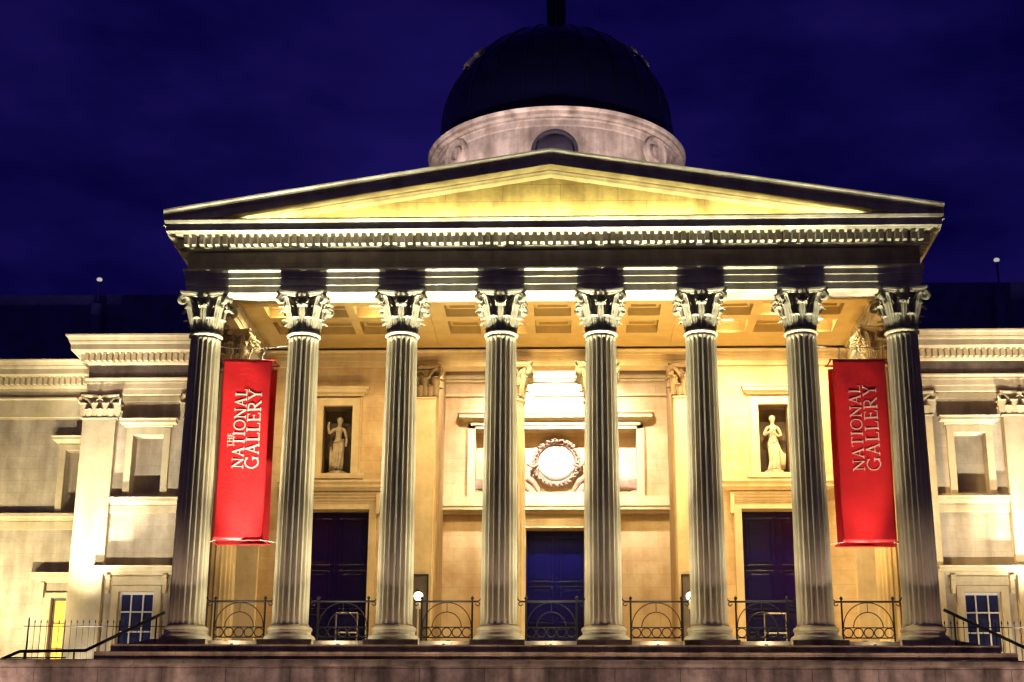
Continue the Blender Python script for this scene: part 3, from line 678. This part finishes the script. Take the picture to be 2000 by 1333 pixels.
# ---------------------------------------------------------------- railings between the columns
def railing():
    root = empty('iron_railing'); Z0, Z1 = -.42, .82; r = MB()
    for s_ in (-.80, .80):
        q = MB(); q.tube([(s_, 0, FL), (s_, 0, Z1+.02)], .03, 8); q.lathe([(.02, 0), (.05, .03), (.055, .06), (.03, .1), (0, .13)], 10, (s_, 0, Z1+.02)); q.build('post', IRON, root)
    t = MB(); t.tube([(-.98, 0, Z1-.03), (.98, 0, Z1-.03)], .032, 8)
    for s_ in (-1, 1):
        t.tube([(s_*.95, 0, Z1-.03), (s_*1.02, 0, Z1-.0), (s_*1.07, 0, Z1+.06), (s_*1.08, 0, Z1+.11)], .022, 6)
        t.tube([(s_*(.97+.06*math.sin(a)), 0, Z1-.10+.06*math.cos(a)) for a in [i/10*PI*1.5 for i in range(11)]], .018, 6)
    t.build('top_rail', IRON, root)
    q = MB(); zb = -.02
    q.tube([(-.8, 0, zb), (.8, 0, zb)], .018, 6); q.tube([(-.8, 0, -.34), (.8, 0, -.34)], .02, 6)
    q.tube([(.77*math.cos(a), 0, zb+.78*math.sin(a)) for a in [i/24*PI for i in range(25)]], .016, 6)
    q.tube([(.46*math.cos(a), 0, zb+.48*math.sin(a)) for a in [i/20*PI for i in range(21)]], .016, 6)
    q.tube([(0, 0, zb+.48), (0, 0, zb+.78)], .012, 6); q.build('arched_panel', IRON, root)
    for k in range(5):
        q = MB(); cxk = -.64+.32*k; q.tube([(cxk+.145*math.cos(a), 0, -.18+.145*math.sin(a)) for a in [i/18*2*PI for i in range(19)]], .018, 6, cap=False); q.build('ring', IRON, root)
    return root
gaps = ['in the first gap from the left, under a banner', 'in front of the left dark door', 'beside the left grey panel', 'in the middle gap, before the central door', 'beside the right grey panel', 'in front of the right dark door', 'in the last gap on the right, under a banner']
def copy_tree(o, parent=None):
    c = o.copy(); C.objects.link(c); c.parent = parent
    for ch in [x for x in bpy.data.objects if x.parent == o and x.name not in done]: copy_tree(ch, c)
    return c
done = set()
rp = railing(); rl = [rp] + [None]*6
kids = list(rp.children)
for i in range(7):
    if i == 0: o = rp
    else:
        o = rp.copy(); C.objects.link(o)
        for k in kids: c = k.copy(); C.objects.link(c); c.parent = o
    o.location = ((i-3)*S, .15, 0)
    tag(o, 'black arched iron railing '+gaps[i], 'railing', 'iron railings between the portico columns')

# handrails on the flanking stairs
for sgn in (-1, 1):
    root = empty('handrail', (sgn*14, -1, -1.9)); tag(root, 'dark metal stair handrail sloping down to the '+('left' if sgn < 0 else 'right')+' of the portico', 'handrail')
    f = lambda x, z: (sgn*(x-14), 0, z+1.9)
    if sgn < 0: P = [f(12.0, .28), f(14.40, -.90), f(16.45, -.93), f(17.4, -1.35), f(19, -2.1)]
    else: P = [f(12.0, .38), f(14.9, -1.03), f(17.0, -1.06), f(19, -2.0)]
    m = MB(); m.tube(P, .05, 10); m.build('rail', IRON, root, smooth=True)
    for x, z in ([(12.25, .15), (14.75, -.92), (16.3, -.93)] if sgn < 0 else [(12.3, .2), (14.9, -1.0), (17, -1.1)]):
        m = MB(); m.tube([f(x, z), f(x, max(z-1.1, -1.9))], .03, 8); m.build('post', IRON, root)
    m = MB(); m.tube([f(15.0, -1.12), f(17, -1.13)], .025, 8); m.build('lower_rail', IRON, root)
# iron fences before the wings
for sgn in (-1, 1):
    root = empty('iron_fence', (sgn*15, 3, -1.9)); tag(root, 'row of thin black spiked iron palings before the '+('left' if sgn < 0 else 'right')+' wing windows', 'fence')
    x0, x1 = 12.7, (17.7 if sgn < 0 else 20); n = int((x1-x0)/.206)
    for i in range(n+1):
        x = sgn*(x0+i*.206)-sgn*15; r = .011 if i % 9 else .02; top = 2.50
        if i == n and sgn < 0: r = .03; top = 2.6
        m = MB(); m.tube([(x, 0, 0), (x, 0, top-.12)], r, 5); m.lathe([(r, 0), (.026, .03), (.02, .07), (0, .14)], 6, (x, 0, top-.13)); m.build('paling', IRON, root)
    for z in (2.27, .75):
        m = MB(); m.tube([(sgn*(x0-.1-15), 0, z), (sgn*(x1+.1-15), 0, z)], .016, 6); m.build('fence_rail', IRON, root)

# ---------------------------------------------------------------- banners
def stroke(mb, pts, w0, z, th=.006):
    for (a, b) in zip(pts, pts[1:]):
        a = Vector(a); b = Vector(b); d = (b-a); 
        if d.length < 1e-6: continue
        d.normalize(); n = Vector((-d.y, d.x))*w0/2; A = a-d*w0*.12; B = b+d*w0*.12; k = max(1, int((B-A).length/.05))
        for i in range(k):
            p = A+(B-A)*i/k; r = A+(B-A)*(i+1)/k; mb.append([p+n, r+n, r-n, p-n])
TK, TN = .13, .06
GL = {
 'T': (.85, [([(.42, 0), (.42, 1)], TK), ([(0, .97), (.84, .97)], TN), ([(.02, .98), (.02, .84)], TN), ([(.82, .98), (.82, .84)], TN), ([(.27, .02), (.57, .02)], TN)]),
 'H': (.95, [([(.17, 0), (.17, 1)], TK), ([(.78, 0), (.78, 1)], TK), ([(.17, .52), (.78, .52)], TN), ([(.02, .02), (.32, .02)], TN), ([(.02, .98), (.32, .98)], TN), ([(.63, .02), (.93, .02)], TN), ([(.63, .98), (.93, .98)], TN)]),
 'E': (.72, [([(.17, 0), (.17, 1)], TK), ([(.02, .97), (.62, .97)], TN), ([(.17, .52), (.52, .52)], TN), ([(.02, .03), (.66, .03)], TN), ([(.62, .98), (.62, .82)], TN), ([(.66, .02), (.68, .2)], TN), ([(.52, .6), (.52, .44)], TN)]),
 'N': (1.0, [([(.17, 0), (.17, 1)], TN), ([(.84, 0), (.84, 1)], TN), ([(.13, .97), (.84, .03)], TK), ([(.0, .98), (.2, .98)], TN), ([(.02, .02), (.32, .02)], TN), ([(.69, .98), (.99, .98)], TN)]),
 'A': (.95, [([(.46, 1), (.12, 0)], TN), ([(.44, 1), (.80, 0)], TK), ([(.24, .36), (.66, .36)], TN), ([(.0, .02), (.26, .02)], TN), ([(.64, .02), (.94, .02)], TN)]),
 'I': (.42, [([(.2, 0), (.2, 1)], TK), ([(.04, .02), (.36, .02)], TN), ([(.04, .98), (.36, .98)], TN)]),
 'O': (1.02, [([(.5+.44*math.cos(a), .5+.49*math.sin(a)) for a in [i/28*2*PI for i in range(29)]], .09)]),
 'L': (.70, [([(.17, 0), (.17, 1)], TK), ([(.02, .98), (.32, .98)], TN), ([(.02, .03), (.64, .03)], TN), ([(.64, .02), (.66, .2)], TN)]),
 'G': (1.02, [([(.5+.44*math.cos(a), .5+.49*math.sin(a)) for a in [PI*.22+i/24*PI*1.58 for i in range(25)]], .09), ([(.84, .02), (.84, .42)], TK), ([(.68, .43), (.98, .43)], TN), ([(.84, .98), (.86, .78)], TN)]),
 'R': (.88, [([(.17, 0), (.17, 1)], TK), ([(.02, .02), (.32, .02)], TN), ([(.02, .98), (.3, .98)], TN), ([(.2, .97), (.42, .97), (.56, .93), (.64, .84), (.66, .74), (.62, .62), (.54, .54), (.4, .5), (.2, .5)], .09), ([(.38, .5), (.78, .02)], TK), ([(.68, .02), (.88, .02)], TN)]),
 'Y': (.85, [([(.12, .97), (.43, .48)], TK), ([(.74, .97), (.43, .48)], TN), ([(.43, .5), (.43, 0)], TK), ([(.0, .98), (.26, .98)], TN), ([(.62, .98), (.86, .98)], TN), ([(.28, .02), (.58, .02)], TN)]),
}
def text(new, s, size, x, z, y, place, width=None):
    """letters run upward (+z); their tops point to -x. x = baseline, z = start. place(x) gives y of the cloth"""
    tot = sum(GL[c][0]+.10 for c in s)-.10; kx = size if width is None else width/tot; cur = 0
    lay = 0
    for c in s:
        mb = MB()
        for pts, wd in GL[c][1]:
            Q = []; stroke(Q, [(p[0]*kx, p[1]*size) for p in pts], wd*size*.92, 0)
            for q in Q:
                lay += 1; yo = .006+.0006*(lay % 9)
                V = [(x-p.y, place(x-p.y, z+cur+p.x)-yo, z+cur+p.x) for p in q]
                B = [(v[0], v[1]+yo*.6, v[2]) for v in V]
                mb.add(V+B, [(0, 1, 2, 3), (7, 6, 5, 4), (0, 4, 5, 1), (1, 5, 6, 2), (2, 6, 7, 3), (3, 7, 4, 0)])
        cur += (GL[c][0]+.10)*kx; new(mb)
def banner(xl, xr, zt, zb, y, lab, side, letm, words, hang):
    cxx = (xl+xr)/2; root = empty('banner', (cxx, y, zb)); tag(root, lab, 'banner', 'red banners hung between the end columns')
    hw = (xr-xl)/2; H = zt-zb
    def cloth(x, z): return .05*math.sin(x/hw*2.3+side)+.035*math.sin(z*.9+x*1.7)*(.3+.7*abs(x)/hw)+.010*math.sin(x*9+.6*math.sin(z*1.3+side))+.006*math.sin(z*5+x*4)*math.exp(-min(z, H-z)*1.2)
    def sheet(name, mt, y0, hw_, z0, z1, par=None):
        m = MB(); nx, nz = 24, 60; vs = []
        for k, th in enumerate((0, .012)):
            for j in range(nz+1):
                for i in range(nx+1):
                    x = -hw_+2*hw_*i/nx; z = z0+(z1-z0)*j/nz; vs.append((x, y0+cloth(x, z)+th, z))
        K = (nx+1)*(nz+1); fs = []
        for j in range(nz):
            for i in range(nx): a = j*(nx+1)+i; fs += [(a, a+1, a+nx+2, a+nx+1), (K+a, K+a+nx+1, K+a+nx+2, K+a+1)]
        for j in range(nz):
            for i in (0, nx): a = j*(nx+1)+i; fs.append((a, a+nx+1, K+a+nx+1, K+a))
        for i in range(nx):
            for j in (0, nz): a = j*(nx+1)+i; fs.append((a, a+1, K+a+1, K+a))
        m.add(vs, fs); return m.build(name, mt, root, smooth=False)
    f = sheet('front_cloth', RED, 0, hw, 0, H)
    for p in f.data.polygons: p.use_smooth = True
    b = sheet('back_cloth', REDD, .75, hw+.05, -.02, H-.12)
    for nm, z in (('top_pole', H), ('bottom_pole', 0)):
        q = MB(); q.tube([(-hw-.10, .06, z), (hw+.10, .06, z)], .02, 8); q.tube([(-hw-.12, .78, z), (hw+.12, .78, z)], .035, 8)
        for s_ in (-1, 1): q.tube([(s_*(hw+.05), .03, z), (s_*(hw+.05), .78, z)], .03, 6)
        q.build(nm, REDD, root)
    for t_, size, bx_, z0, wd in words:
        text(lambda q: q.build('letter', letm, f), t_, size, bx_, z0, 0, cloth, wd)
    w_ = MB(); zz = zt+.42-zb
    w_.tube([(hang[0]-cxx, .1, zz+.06), (-hw*.8, .1, zz), (hw*.8, .1, zz), (hang[1]-cxx, .1, zz+.08)], .014, 6)
    for hx_, e_ in ((hang[0]-cxx, -hw*.9), (hang[1]-cxx, hw*.9)):
        q = MB(); q.tube([(hx_, .05, -.08), (e_, .03, .0)], .012, 5); q.build('tie_wire', WHITEP, root)
    for s_ in (-.72, -.05, .62):
        w_.tube([(s_*hw, .1, zz), (s_*hw+.04, .05, zz-.16), (s_*hw-.03, .03, H+.1), (s_*hw, .03, H)], .02, 5)
    w_.build('hanging_wire', WHITEP, root)
    return root
banner(-10.87, -9.28, 8.80, 2.74, -.02, 'bright red hanging banner with cream lettering between the two leftmost columns', .4, LETT,
       [('THE', .15, -.37, 3.06, .47), ('NATIONAL', .37, .03, 2.35, 2.68), ('GALLERY', .44, .52, 2.35, 2.68)], (-11.05, -8.8))
banner(9.22, 10.92, 8.70, 2.66, -.02, 'crimson hanging banner with faint pink lettering between the two rightmost columns', 2.2, LETP,
       [('NATIONAL', .37, .0, 2.30, 2.85), ('GALLERY', .42, .50, 2.30, 2.85)], (8.75, 11.05))

# ---------------------------------------------------------------- statues in the niches
def statue(x, y, z, lab, pose):
    root = empty('statue', (x, y, z)); tag(root, lab, 'statue')
    p = MB(); p.lathe([(0, 0), (.36, 0), (.36, .1), (.32, .12), (.0, .12)], 24); p.build('plinth', MARB, root)
    h = .12; k = 2.12/1.72
    def v(a, b, c, r): return (a*k, b*k, c*k+h, (r[0]*k, r[1]*k) if isinstance(r, tuple) else r*k)
    if pose == 'crossed':
        n = [v(0, 0, .93, (.15, .11)), v(.01, 0, 1.08, (.115, .09)), v(.0, -.01, 1.26, (.14, .10)), v(0, 0, 1.38, (.10, .07)), v(0, 0, 1.45, (.048, .05)), v(.0, -.03, 1.55, (.075, .09)), v(.0, -.02, 1.65, (.07, .085)),
             v(-.17, 0, 1.35, .052), v(-.27, -.02, 1.12, .042), v(-.16, -.17, 1.16, .033), v(-.03, -.19, 1.24, .027), v(.03, -.19, 1.27, .022),
             v(.17, 0, 1.35, .052), v(.26, -.03, 1.10, .042), v(.14, -.19, 1.05, .033), v(.05, -.2, 1.14, .027), v(.0, -.2, 1.17, .022),
             v(-.09, 0, .84, (.1, .1)), v(-.09, -.03, .48, .065), v(-.08, .03, .10, .042), v(-.09, -.09, .03, .035),
             v(.09, 0, .84, (.1, .1)), v(.11, -.09, .50, .065), v(.07, .02, .11, .042), v(.09, -.08, .03, .035)]
    else:
        n = [v(0, 0, .93, (.15, .11)), v(-.01, 0, 1.08, (.115, .09)), v(.0, -.01, 1.26, (.14, .10)), v(0, 0, 1.38, (.10, .07)), v(0, 0, 1.45, (.048, .05)), v(.02, -.03, 1.55, (.075, .09)), v(.02, -.02, 1.65, (.07, .085)),
             v(-.17, 0, 1.35, .052), v(-.30, -.05, 1.22, .042), v(-.33, -.12, 1.42, .033), v(-.30, -.14, 1.54, .027), v(-.29, -.14, 1.58, .022),
             v(.17, 0, 1.35, .052), v(.24, .0, 1.10, .042), v(.26, -.12, .92, .033), v(.25, -.16, .82, .027), v(.25, -.17, .77, .022),
             v(-.09, 0, .84, (.1, .1)), v(-.10, -.09, .50, .065), v(-.10, .05, .13, .042), v(-.13, -.06, .03, .035),
             v(.09, 0, .84, (.1, .1)), v(.09, -.02, .48, .065), v(.06, .02, .10, .042), v(.06, -.09, .03, .035)]
    e = [(0, 1), (1, 2), (2, 3), (3, 4), (4, 5), (5, 6), (3, 7), (7, 8), (8, 9), (9, 10), (10, 11), (3, 12), (12, 13), (13, 14), (14, 15), (15, 16), (0, 17), (17, 18), (18, 19), (19, 20), (0, 21), (21, 22), (22, 23), (23, 24)]
    skin('figure', MARB, n, e, root)
    # face and hair
    f = MB(); f.lathe([(0, .0), (.018, .01), (.012, .03), (.006, .06)], 6, (0+n[5][0], n[5][1]-.12, n[5][2]-.05))
    f.lathe([(.0, -.13), (.07, -.12), (.115, -.04), (.12, .03), (.09, .1), (.0, .13)], 16, (n[6][0], n[6][1]+.035, n[6][2]-.005), sx=.98, sy=1.05)
    f.lathe([(.0, -.06), (.05, -.03), (.055, .02), (.0, .06)], 10, (n[6][0], n[6][1]+.15, n[6][2]+.0)); f.build('hair', MARB, root, smooth=True)
    # drapery: fluted skirt falling from the hips
    d = MB(); nz, na = 22, 64; vs = []
    top, bot = ((.98, .10) if pose != 'crossed' else (.90, .05))
    for j in range(nz+1):
        q = j/nz; zz = top+(bot-top)*q
        for i in range(na):
            a = 2*PI*i/na; open_ = 1
            if pose == 'crossed':
                rr = .155-.03*q+.05*q*q; fold = .022*math.sin(a*9+q*3)*q+.015*math.sin(a*17+q*7)*q
                # cloth is pulled to the side leg and gathers behind
                cx0 = .05*math.sin(q*PI)
            else:
                rr = .16-.055*q+.03*q*q; fold = .02*math.sin(a*8+q*5)*(.3+q)+.01*math.sin(a*15); cx0 = .02*math.sin(q*PI)
            zt_ = zz+ (.10*math.cos(a-.8)*(1-q) if pose != 'crossed' else .07*math.cos(a+.6)*(1-q))
            vs.append(((cx0+(rr*1.02+fold)*math.cos(a))*k, ((rr*.8+fold)*math.sin(a))*k, zt_*k+h))
    fs = [(j*na+i, j*na+(i+1) % na, (j+1)*na+(i+1) % na, (j+1)*na+i) for j in range(nz) for i in range(na)]
    d.add(vs, fs)
    d.tube([(.14*k*math.cos(a), .12*k*math.sin(a), (top+.02+.06*math.cos(a-.8))*k+h) for a in [i/16*2*PI for i in range(17)]], .028*k, 6, cap=False)
    sx_ = .2 if pose == 'crossed' else -.2
    for t in range(3):
        d.tube([((sx_+.03*t-.03)*k, -.06*k+.04*t, (.8-.1*t)*k+h), ((sx_+.05*t)*1.1*k, -.08*k, .5*k+h), ((sx_+.03*t)*1.15*k, -.03*k, .05*k+h)], .04*k, 6, taper=[.5, 1, 1.1])
    d.build('drapery', MARB, root, smooth=True)
    return root
statue(-8.25, WY+.38, 6.80, 'dim stone statue of a draped woman, arm raised, in the left wall niche', 'raised')
statue(8.25, WY+.32, 6.80, 'bright stone statue of a woman, hands at her chest, in the right niche', 'crossed')

# ---------------------------------------------------------------- signs and globe lamps
for sgn in (-1, 1):
    root = empty('notice_panel', (sgn*4.98, 7.62, FL)); side = 'left' if sgn < 0 else 'right'
    tag(root, 'tall narrow grey notice panel behind the %s column of the central three bays' % side if False else 'tall narrow grey panel standing behind the %s column from the %s' % ('third', side), 'panel', 'tall grey panels')
    m = MB(); m.box(-.33, .33, 0, .1, 0, 3.38); m.build('board', BOARD, root, bevel=.01)
    m = MB(); m.box(-.37, -.33, -.02, .12, 0, 3.42); m.box(.33, .37, -.02, .12, 0, 3.42); m.box(-.33, .33, -.02, .12, 3.38, 3.42); m.build('frame', IRON, root)
    root = empty('globe_lamp', (sgn*4.86, 6.6, FL)); tag(root, 'small lit white globe lamp on a post, in front of the %s grey panel' % side, 'lamp', 'lit globe lamps')
    m = MB(); m.lathe([(0, 0), (.14, 0), (.14, .05), (.05, .1), (.035, .3), (.03, 2.0), (.09, 2.02), (.09, 2.22), (.07, 2.3), (.0, 2.3)], 16); m.build('lamp_post', WHITEP, root, smooth=True)
    m = MB(); m.lathe([(.17*math.sin(t), 2.46-.17*math.cos(t)) for t in [i/14*PI for i in range(15)]], 24); m.build('globe', BULB, root, smooth=True)
    m = MB(); m.lathe([(.0, 2.72), (.08, 2.70), (.12, 2.64), (.13, 2.62), (.0, 2.62)], 16); m.build('lamp_cap', IRON, root, smooth=True)
# metal stands before the side doors
for sgn in (-1, 1):
    root = empty('display_stand', (sgn*8.0+(.55 if sgn < 0 else -.15), 6.9, FL)); tag(root, 'small pale metal-framed stand before the %s dark door' % ('left' if sgn < 0 else 'right'), 'stand', 'metal stands before the side doors')
    m = MB()
    for x in (-.38, .38): m.tube([(x, 0, 0), (x, 0, 1.9)], .025, 6)
    m.tube([(-.38, 0, 1.9), (.38, 0, 1.9)], .03, 6); m.tube([(-.38, 0, 1.2), (.38, 0, 1.2)], .03, 6); m.build('frame', STEEL, root)
    m = MB(); m.box(-.33, .33, -.01, .02, 1.26, 1.84); m.build('panel', DOORM, root)
    m = MB(); m.box(-.45, .45, -.2, .2, 0, .03); m.build('foot', IRON, root)
# rooftop lamps
for x, y, z, lab in [(-20.15, 15.0, 17.15, 'small glowing rooftop lamp on a pale post above the left wing'), (19.05, 15.0, 17.75, 'small glowing rooftop lamp on a pale post above the right wing')]:
    root = empty('roof_lamp', (x, y, 12.1)); tag(root, lab, 'lamp', 'rooftop lamps'); H = z-12.1
    m = MB(); m.lathe([(.28, 0), (.28, H-1.2), (.16, H-1.1), (.05, H-1.0), (.05, H-.1)], 12); m.build('post', ROOFM, root)
    m = MB(); m.lathe([(0, H-.08), (.10, H-.06), (.13, H+.0), (.09, H+.06), (0, H+.08)], 16); m.build('lamp_head', GLINT, root, smooth=True)

# ---------------------------------------------------------------- floodlights
def flood(loc, target, W, size, col, lab, blend=.5, rad=.08, sc_=1, cat='floodlight'):
    root = empty('floodlight', loc); tag(root, lab, cat, 'floodlights lighting the stonework')
    d = (Vector(target)-Vector(loc)).normalized(); q = d.to_track_quat('-Z', 'Y')
    m = MB(); m.lathe([(0, .10), (.07, .09), (.10, .0), (.11, -.04), (.10, -.045), (.095, .0), (.0, .0)], 16); o = m.build('housing', IRON, root, smooth=True); o.rotation_mode = 'QUATERNION'; o.rotation_quaternion = q
    m = MB(); m.lathe([(0, -.008), (.09, -.008), (.09, -.004)], 16); o = m.build('lens', LENS, root); o.rotation_mode = 'QUATERNION'; o.rotation_quaternion = q
    m = MB(); m.box(-.08, .08, -.05, .05, -.13, -.10); m.box(-.085, -.075, -.02, .02, -.12, .0); m.box(.075, .085, -.02, .02, -.12, 0); br_ = m.build('bracket', IRON, root)
    for o in root.children: o.scale = (sc_,)*3
    l = bpy.data.lights.new('floodlight_beam', 'SPOT'); l.energy = W; l.spot_size = math.radians(size); l.spot_blend = blend; l.color = col; l.shadow_soft_size = rad
    lo = bpy.data.objects.new('floodlight_beam', l); C.objects.link(lo); lo.parent = root; lo.location = d*.06; lo.rotation_mode = 'QUATERNION'; lo.rotation_quaternion = q
    return root
PALE = (1, .94, .64); GOLD = (1, .60, .17); WHITE = (1, .90, .68); YEL = (1, .84, .33); PNK = (1, .80, .74)
def beam(root, W, size, target=None, col=(1, 1, 1), blend=1, rad=.08, off=(0, 0, .05)):
    """a further lamp in the same fixture"""
    l = bpy.data.lights.new('floodlight_beam', 'SPOT' if size < 170 else 'POINT'); l.energy = W; l.color = col; l.shadow_soft_size = rad
    if size < 170: l.spot_size = math.radians(size); l.spot_blend = blend
    lo = bpy.data.objects.new('floodlight_beam', l); C.objects.link(lo); lo.parent = root; lo.location = off
    if target: lo.rotation_mode = 'QUATERNION'; lo.rotation_quaternion = (Vector(target)-root.location).normalized().to_track_quat('-Z', 'Y')
gn = ['first', 'second', 'third', 'fourth', 'fifth', 'sixth', 'seventh']
kb = [1.05, 1.05, .95, .95, .9, .6, .26]
FY = -.78
for i in range(7):
    x = (i-3)*S; k = kb[i]
    r_ = flood((x, FY, -.665), (x, -.75, 12), 20000*(k+.08 if i == 6 else k), 34, PALE, 'small upward floodlight on the step in the %s gap between columns from the left' % gn[i], rad=.06, blend=.8, sc_=.5)
    beam(r_, 17000*(k+.15 if i == 6 else k), 28, (x, -.75, 12), PALE, rad=.06, off=(0, -.42, .1))
    beam(r_, 420*k, 130, (x, -.75, 12), PALE, rad=.06)
    beam(r_, 2500*k, 70, (x, -.75, 12), PALE, rad=.06)
    beam(r_, 42*(k+.15), 180, None, PALE, rad=.12, off=(0, -.1, .12))
for i in range(7):  # added fill, stands in for light bounced up to the ceiling
    x = (i-3)*S; k = [.35, .1, .6, .9, 1.0, 1.1, 1.0][i]
    r_ = flood((x, 1.0, -.40), (x, 5.5, 11.0), 3400*k, 75, GOLD, 'added upward fill floodlight on the portico floor behind the %s railing from the left' % gn[i], rad=.1, blend=1)
    beam(r_, 700*k, 120, (x, 8, 3), GOLD, rad=.1)
DWN = (1, .73, .33)
for x, y, W, lab in ((-6.42, 3.65, 450, 'over the left dark door'), (6.42, 5.5, 2900, 'over the right dark door, nearer the wall'), (8.1, 3.65, 2200, 'over the right dark door, nearer the front'), (-1.7, 5.5, 2100, 'left of the middle near the wall'), (1.7, 5.5, 2100, 'right of the middle near the wall'), (-9.7, 3.65, 900, 'above the left banner'), (9.7, 5.5, 2400, 'above the right banner')):
    root = empty('ceiling_lamp', (x, y, 11.98)); tag(root, 'bright square lamp set in a ceiling coffer '+lab, 'ceiling lamp', 'lamps in the ceiling coffers')
    m = MB(); m.box(-.24, .24, -.24, .24, .0, .07); m.build('housing', WHITEP, root, bevel=.01)
    m = MB(); m.box(-.2, .2, -.2, .2, -.012, -.002); m.build('diffuser', LENS, root)
    beam(root, W*1.25, 155, (x, y+.8, 0), DWN, blend=.6, rad=.12, off=(0, 0, -.06)); beam(root, 45, 180, None, DWN, rad=.1, off=(0, 0, -.14))
r_ = flood((0, 8.35, 12.35), (0, 12.3, 8.8), 15500, 96, (1, .93, .82), 'floodlight above the inner beam aimed down at the carved roundel', blend=1, rad=.1)
for x in (-3.4, 3.4):
    flood((x, 8.5, 12.35), (x, 12.3, 6.5), 2700, 110, (1, .80, .56), 'floodlight above the inner beam at the %s of the carved panel' % ('left' if x < 0 else 'right'), blend=1, rad=.1)
for i in range(7):
    x = (i-3)*2.95; root = empty('strip_light', (x, -.78, 13.42)); tag(root, 'linear strip light on the cornice below the pediment, %s from the left' % gn[i], 'strip light', 'strip lights below the pediment')
    m = MB(); m.box(-1.2, 1.2, -.04, .04, -.06, .0); m.build('housing', IRON, root)
    l = bpy.data.lights.new('strip_beam', 'AREA'); l.shape = 'RECTANGLE'; l.size = 2.9; l.size_y = .08; l.energy = 98*(1-.2*abs(i-3)); l.color = YEL; l.spread = math.radians(150)
    lo = bpy.data.objects.new('strip_beam', l); C.objects.link(lo); lo.parent = root; lo.location = (0, 0, .02); lo.rotation_mode = 'QUATERNION'; lo.rotation_quaternion = Vector((0, .75, .66)).to_track_quat('-Z', 'Y')
for x, wv in ((-6.5, 1.1), (0, .3), (6.5, 1.1)):
    flood((x, 6.5, 15.9), (x*.55, DY-4, 22.8), 5000*wv, 90, PNK, 'rooftop floodlight on the %s aimed at the dome drum' % {-6.5: 'left slope', 0: 'ridge', 6.5: 'right slope'}[x], rad=.2)
for sgn in (-1, 1):
    s_ = 'left' if sgn < 0 else 'right'
    r_ = flood((sgn*17.6, 6.4, -1.6), (sgn*17.6, 8.9, 6.5), 19000, 36, WHITE, 'floodlight at the foot of the outer pilaster of the %s wing' % s_, rad=.12, blend=1)
    flood((sgn*15.8, 2.4, -1.6), (sgn*15.8, 9.2, 8.5), 9500, 62, WHITE, 'floodlight on the landing before the %s wing window' % s_, rad=.12, blend=1)
    beam(r_, 500, 150, (sgn*17.5, 9, .5), WHITE, rad=.1)
    flood((sgn*20.8, 6.5, -1.6), (sgn*20.5, 12.2, 4.0), 6500, 80, (1, .86, .5), 'floodlight before the recessed range beyond the %s wing' % s_, rad=.12, blend=1)
    flood((sgn*25.5, 7.2, -1.6), (sgn*25.0, 12.2, 4), 5500, 90, (1, .86, .5), 'floodlight before the far end of the %s range' % s_, rad=.12, blend=1)
for x, k, lb in ((-18.5, 2.4, 'at the far left'), (-13.5, 1.2, 'second from the left'), (-8.5, .9, 'third from the left'), (-3.5, .8, 'left of the middle'), (1.5, .75, 'in the middle'), (6.5, .9, 'right of the middle'), (11.5, 1.3, 'second from the right'), (16.5, 1.8, 'at the far right')):  # lamps below the view, added to brighten the terrace wall
    flood((x, -10.5, -8.1), (x, -3.2, -4.9), 2300*k, 54, (1, .74, .62), 'added unseen low warm lamp at the foot of the terrace wall, '+lb, rad=.2, blend=.35)

for i in range(6):  # lights hidden by the wall, added to brighten the dark steps
    x = (i-2.5)*4.7; root = empty('step_fill_light', (x, -2.66, -1.62)); tag(root, 'added strip light hidden behind the terrace wall washing the steps, %s from the left' % gn[i], 'added step light', 'added strip lights at the portico steps')
    m = MB(); m.box(-1.2, 1.2, -.05, .05, -.28, -.04); m.build('housing', IRON, root)
    l = bpy.data.lights.new('step_fill_beam', 'AREA'); l.shape = 'RECTANGLE'; l.size = 4.0; l.size_y = .06; l.energy = 27; l.color = (1, .68, .46); l.spread = math.radians(140)
    lo = bpy.data.objects.new('step_fill_beam', l); C.objects.link(lo); lo.parent = root; lo.location = (0, .06, 0); lo.rotation_mode = 'QUATERNION'; lo.rotation_quaternion = Vector((0, .93, .36)).to_track_quat('-Z', 'Y')
# added fill lamps on posts, outside the view, brightening steps and front
for sgn in (-1, 1):
    root = empty('fill_lamp', (sgn*21, -24, -8.25)); tag(root, 'added unseen tall fill lamp on the square in front of the %s wing' % ('left' if sgn < 0 else 'right'), 'fill lamp', 'added fill lamps on the square')
    m = MB(); m.lathe([(.2, 0), (.2, .4), (.09, .6), (.06, 8.6), (.1, 8.7), (0, 8.7)], 16); m.build('lamp_post', IRON, root, smooth=True)  # post of the added fill lamp
    m = MB(); m.lathe([(.0, 8.72), (.2, 8.8), (.28, 9.1), (.2, 9.4), (0, 9.5)], 20); m.build('lantern', BULB, root, smooth=True)
    l = bpy.data.lights.new('fill_lamp_light', 'POINT'); l.energy = 260; l.color = (1, .66, .6); l.shadow_soft_size = .3
    lo = bpy.data.objects.new('fill_lamp_light', l); C.objects.link(lo); lo.parent = root; lo.location = (0, 0, 9.9)
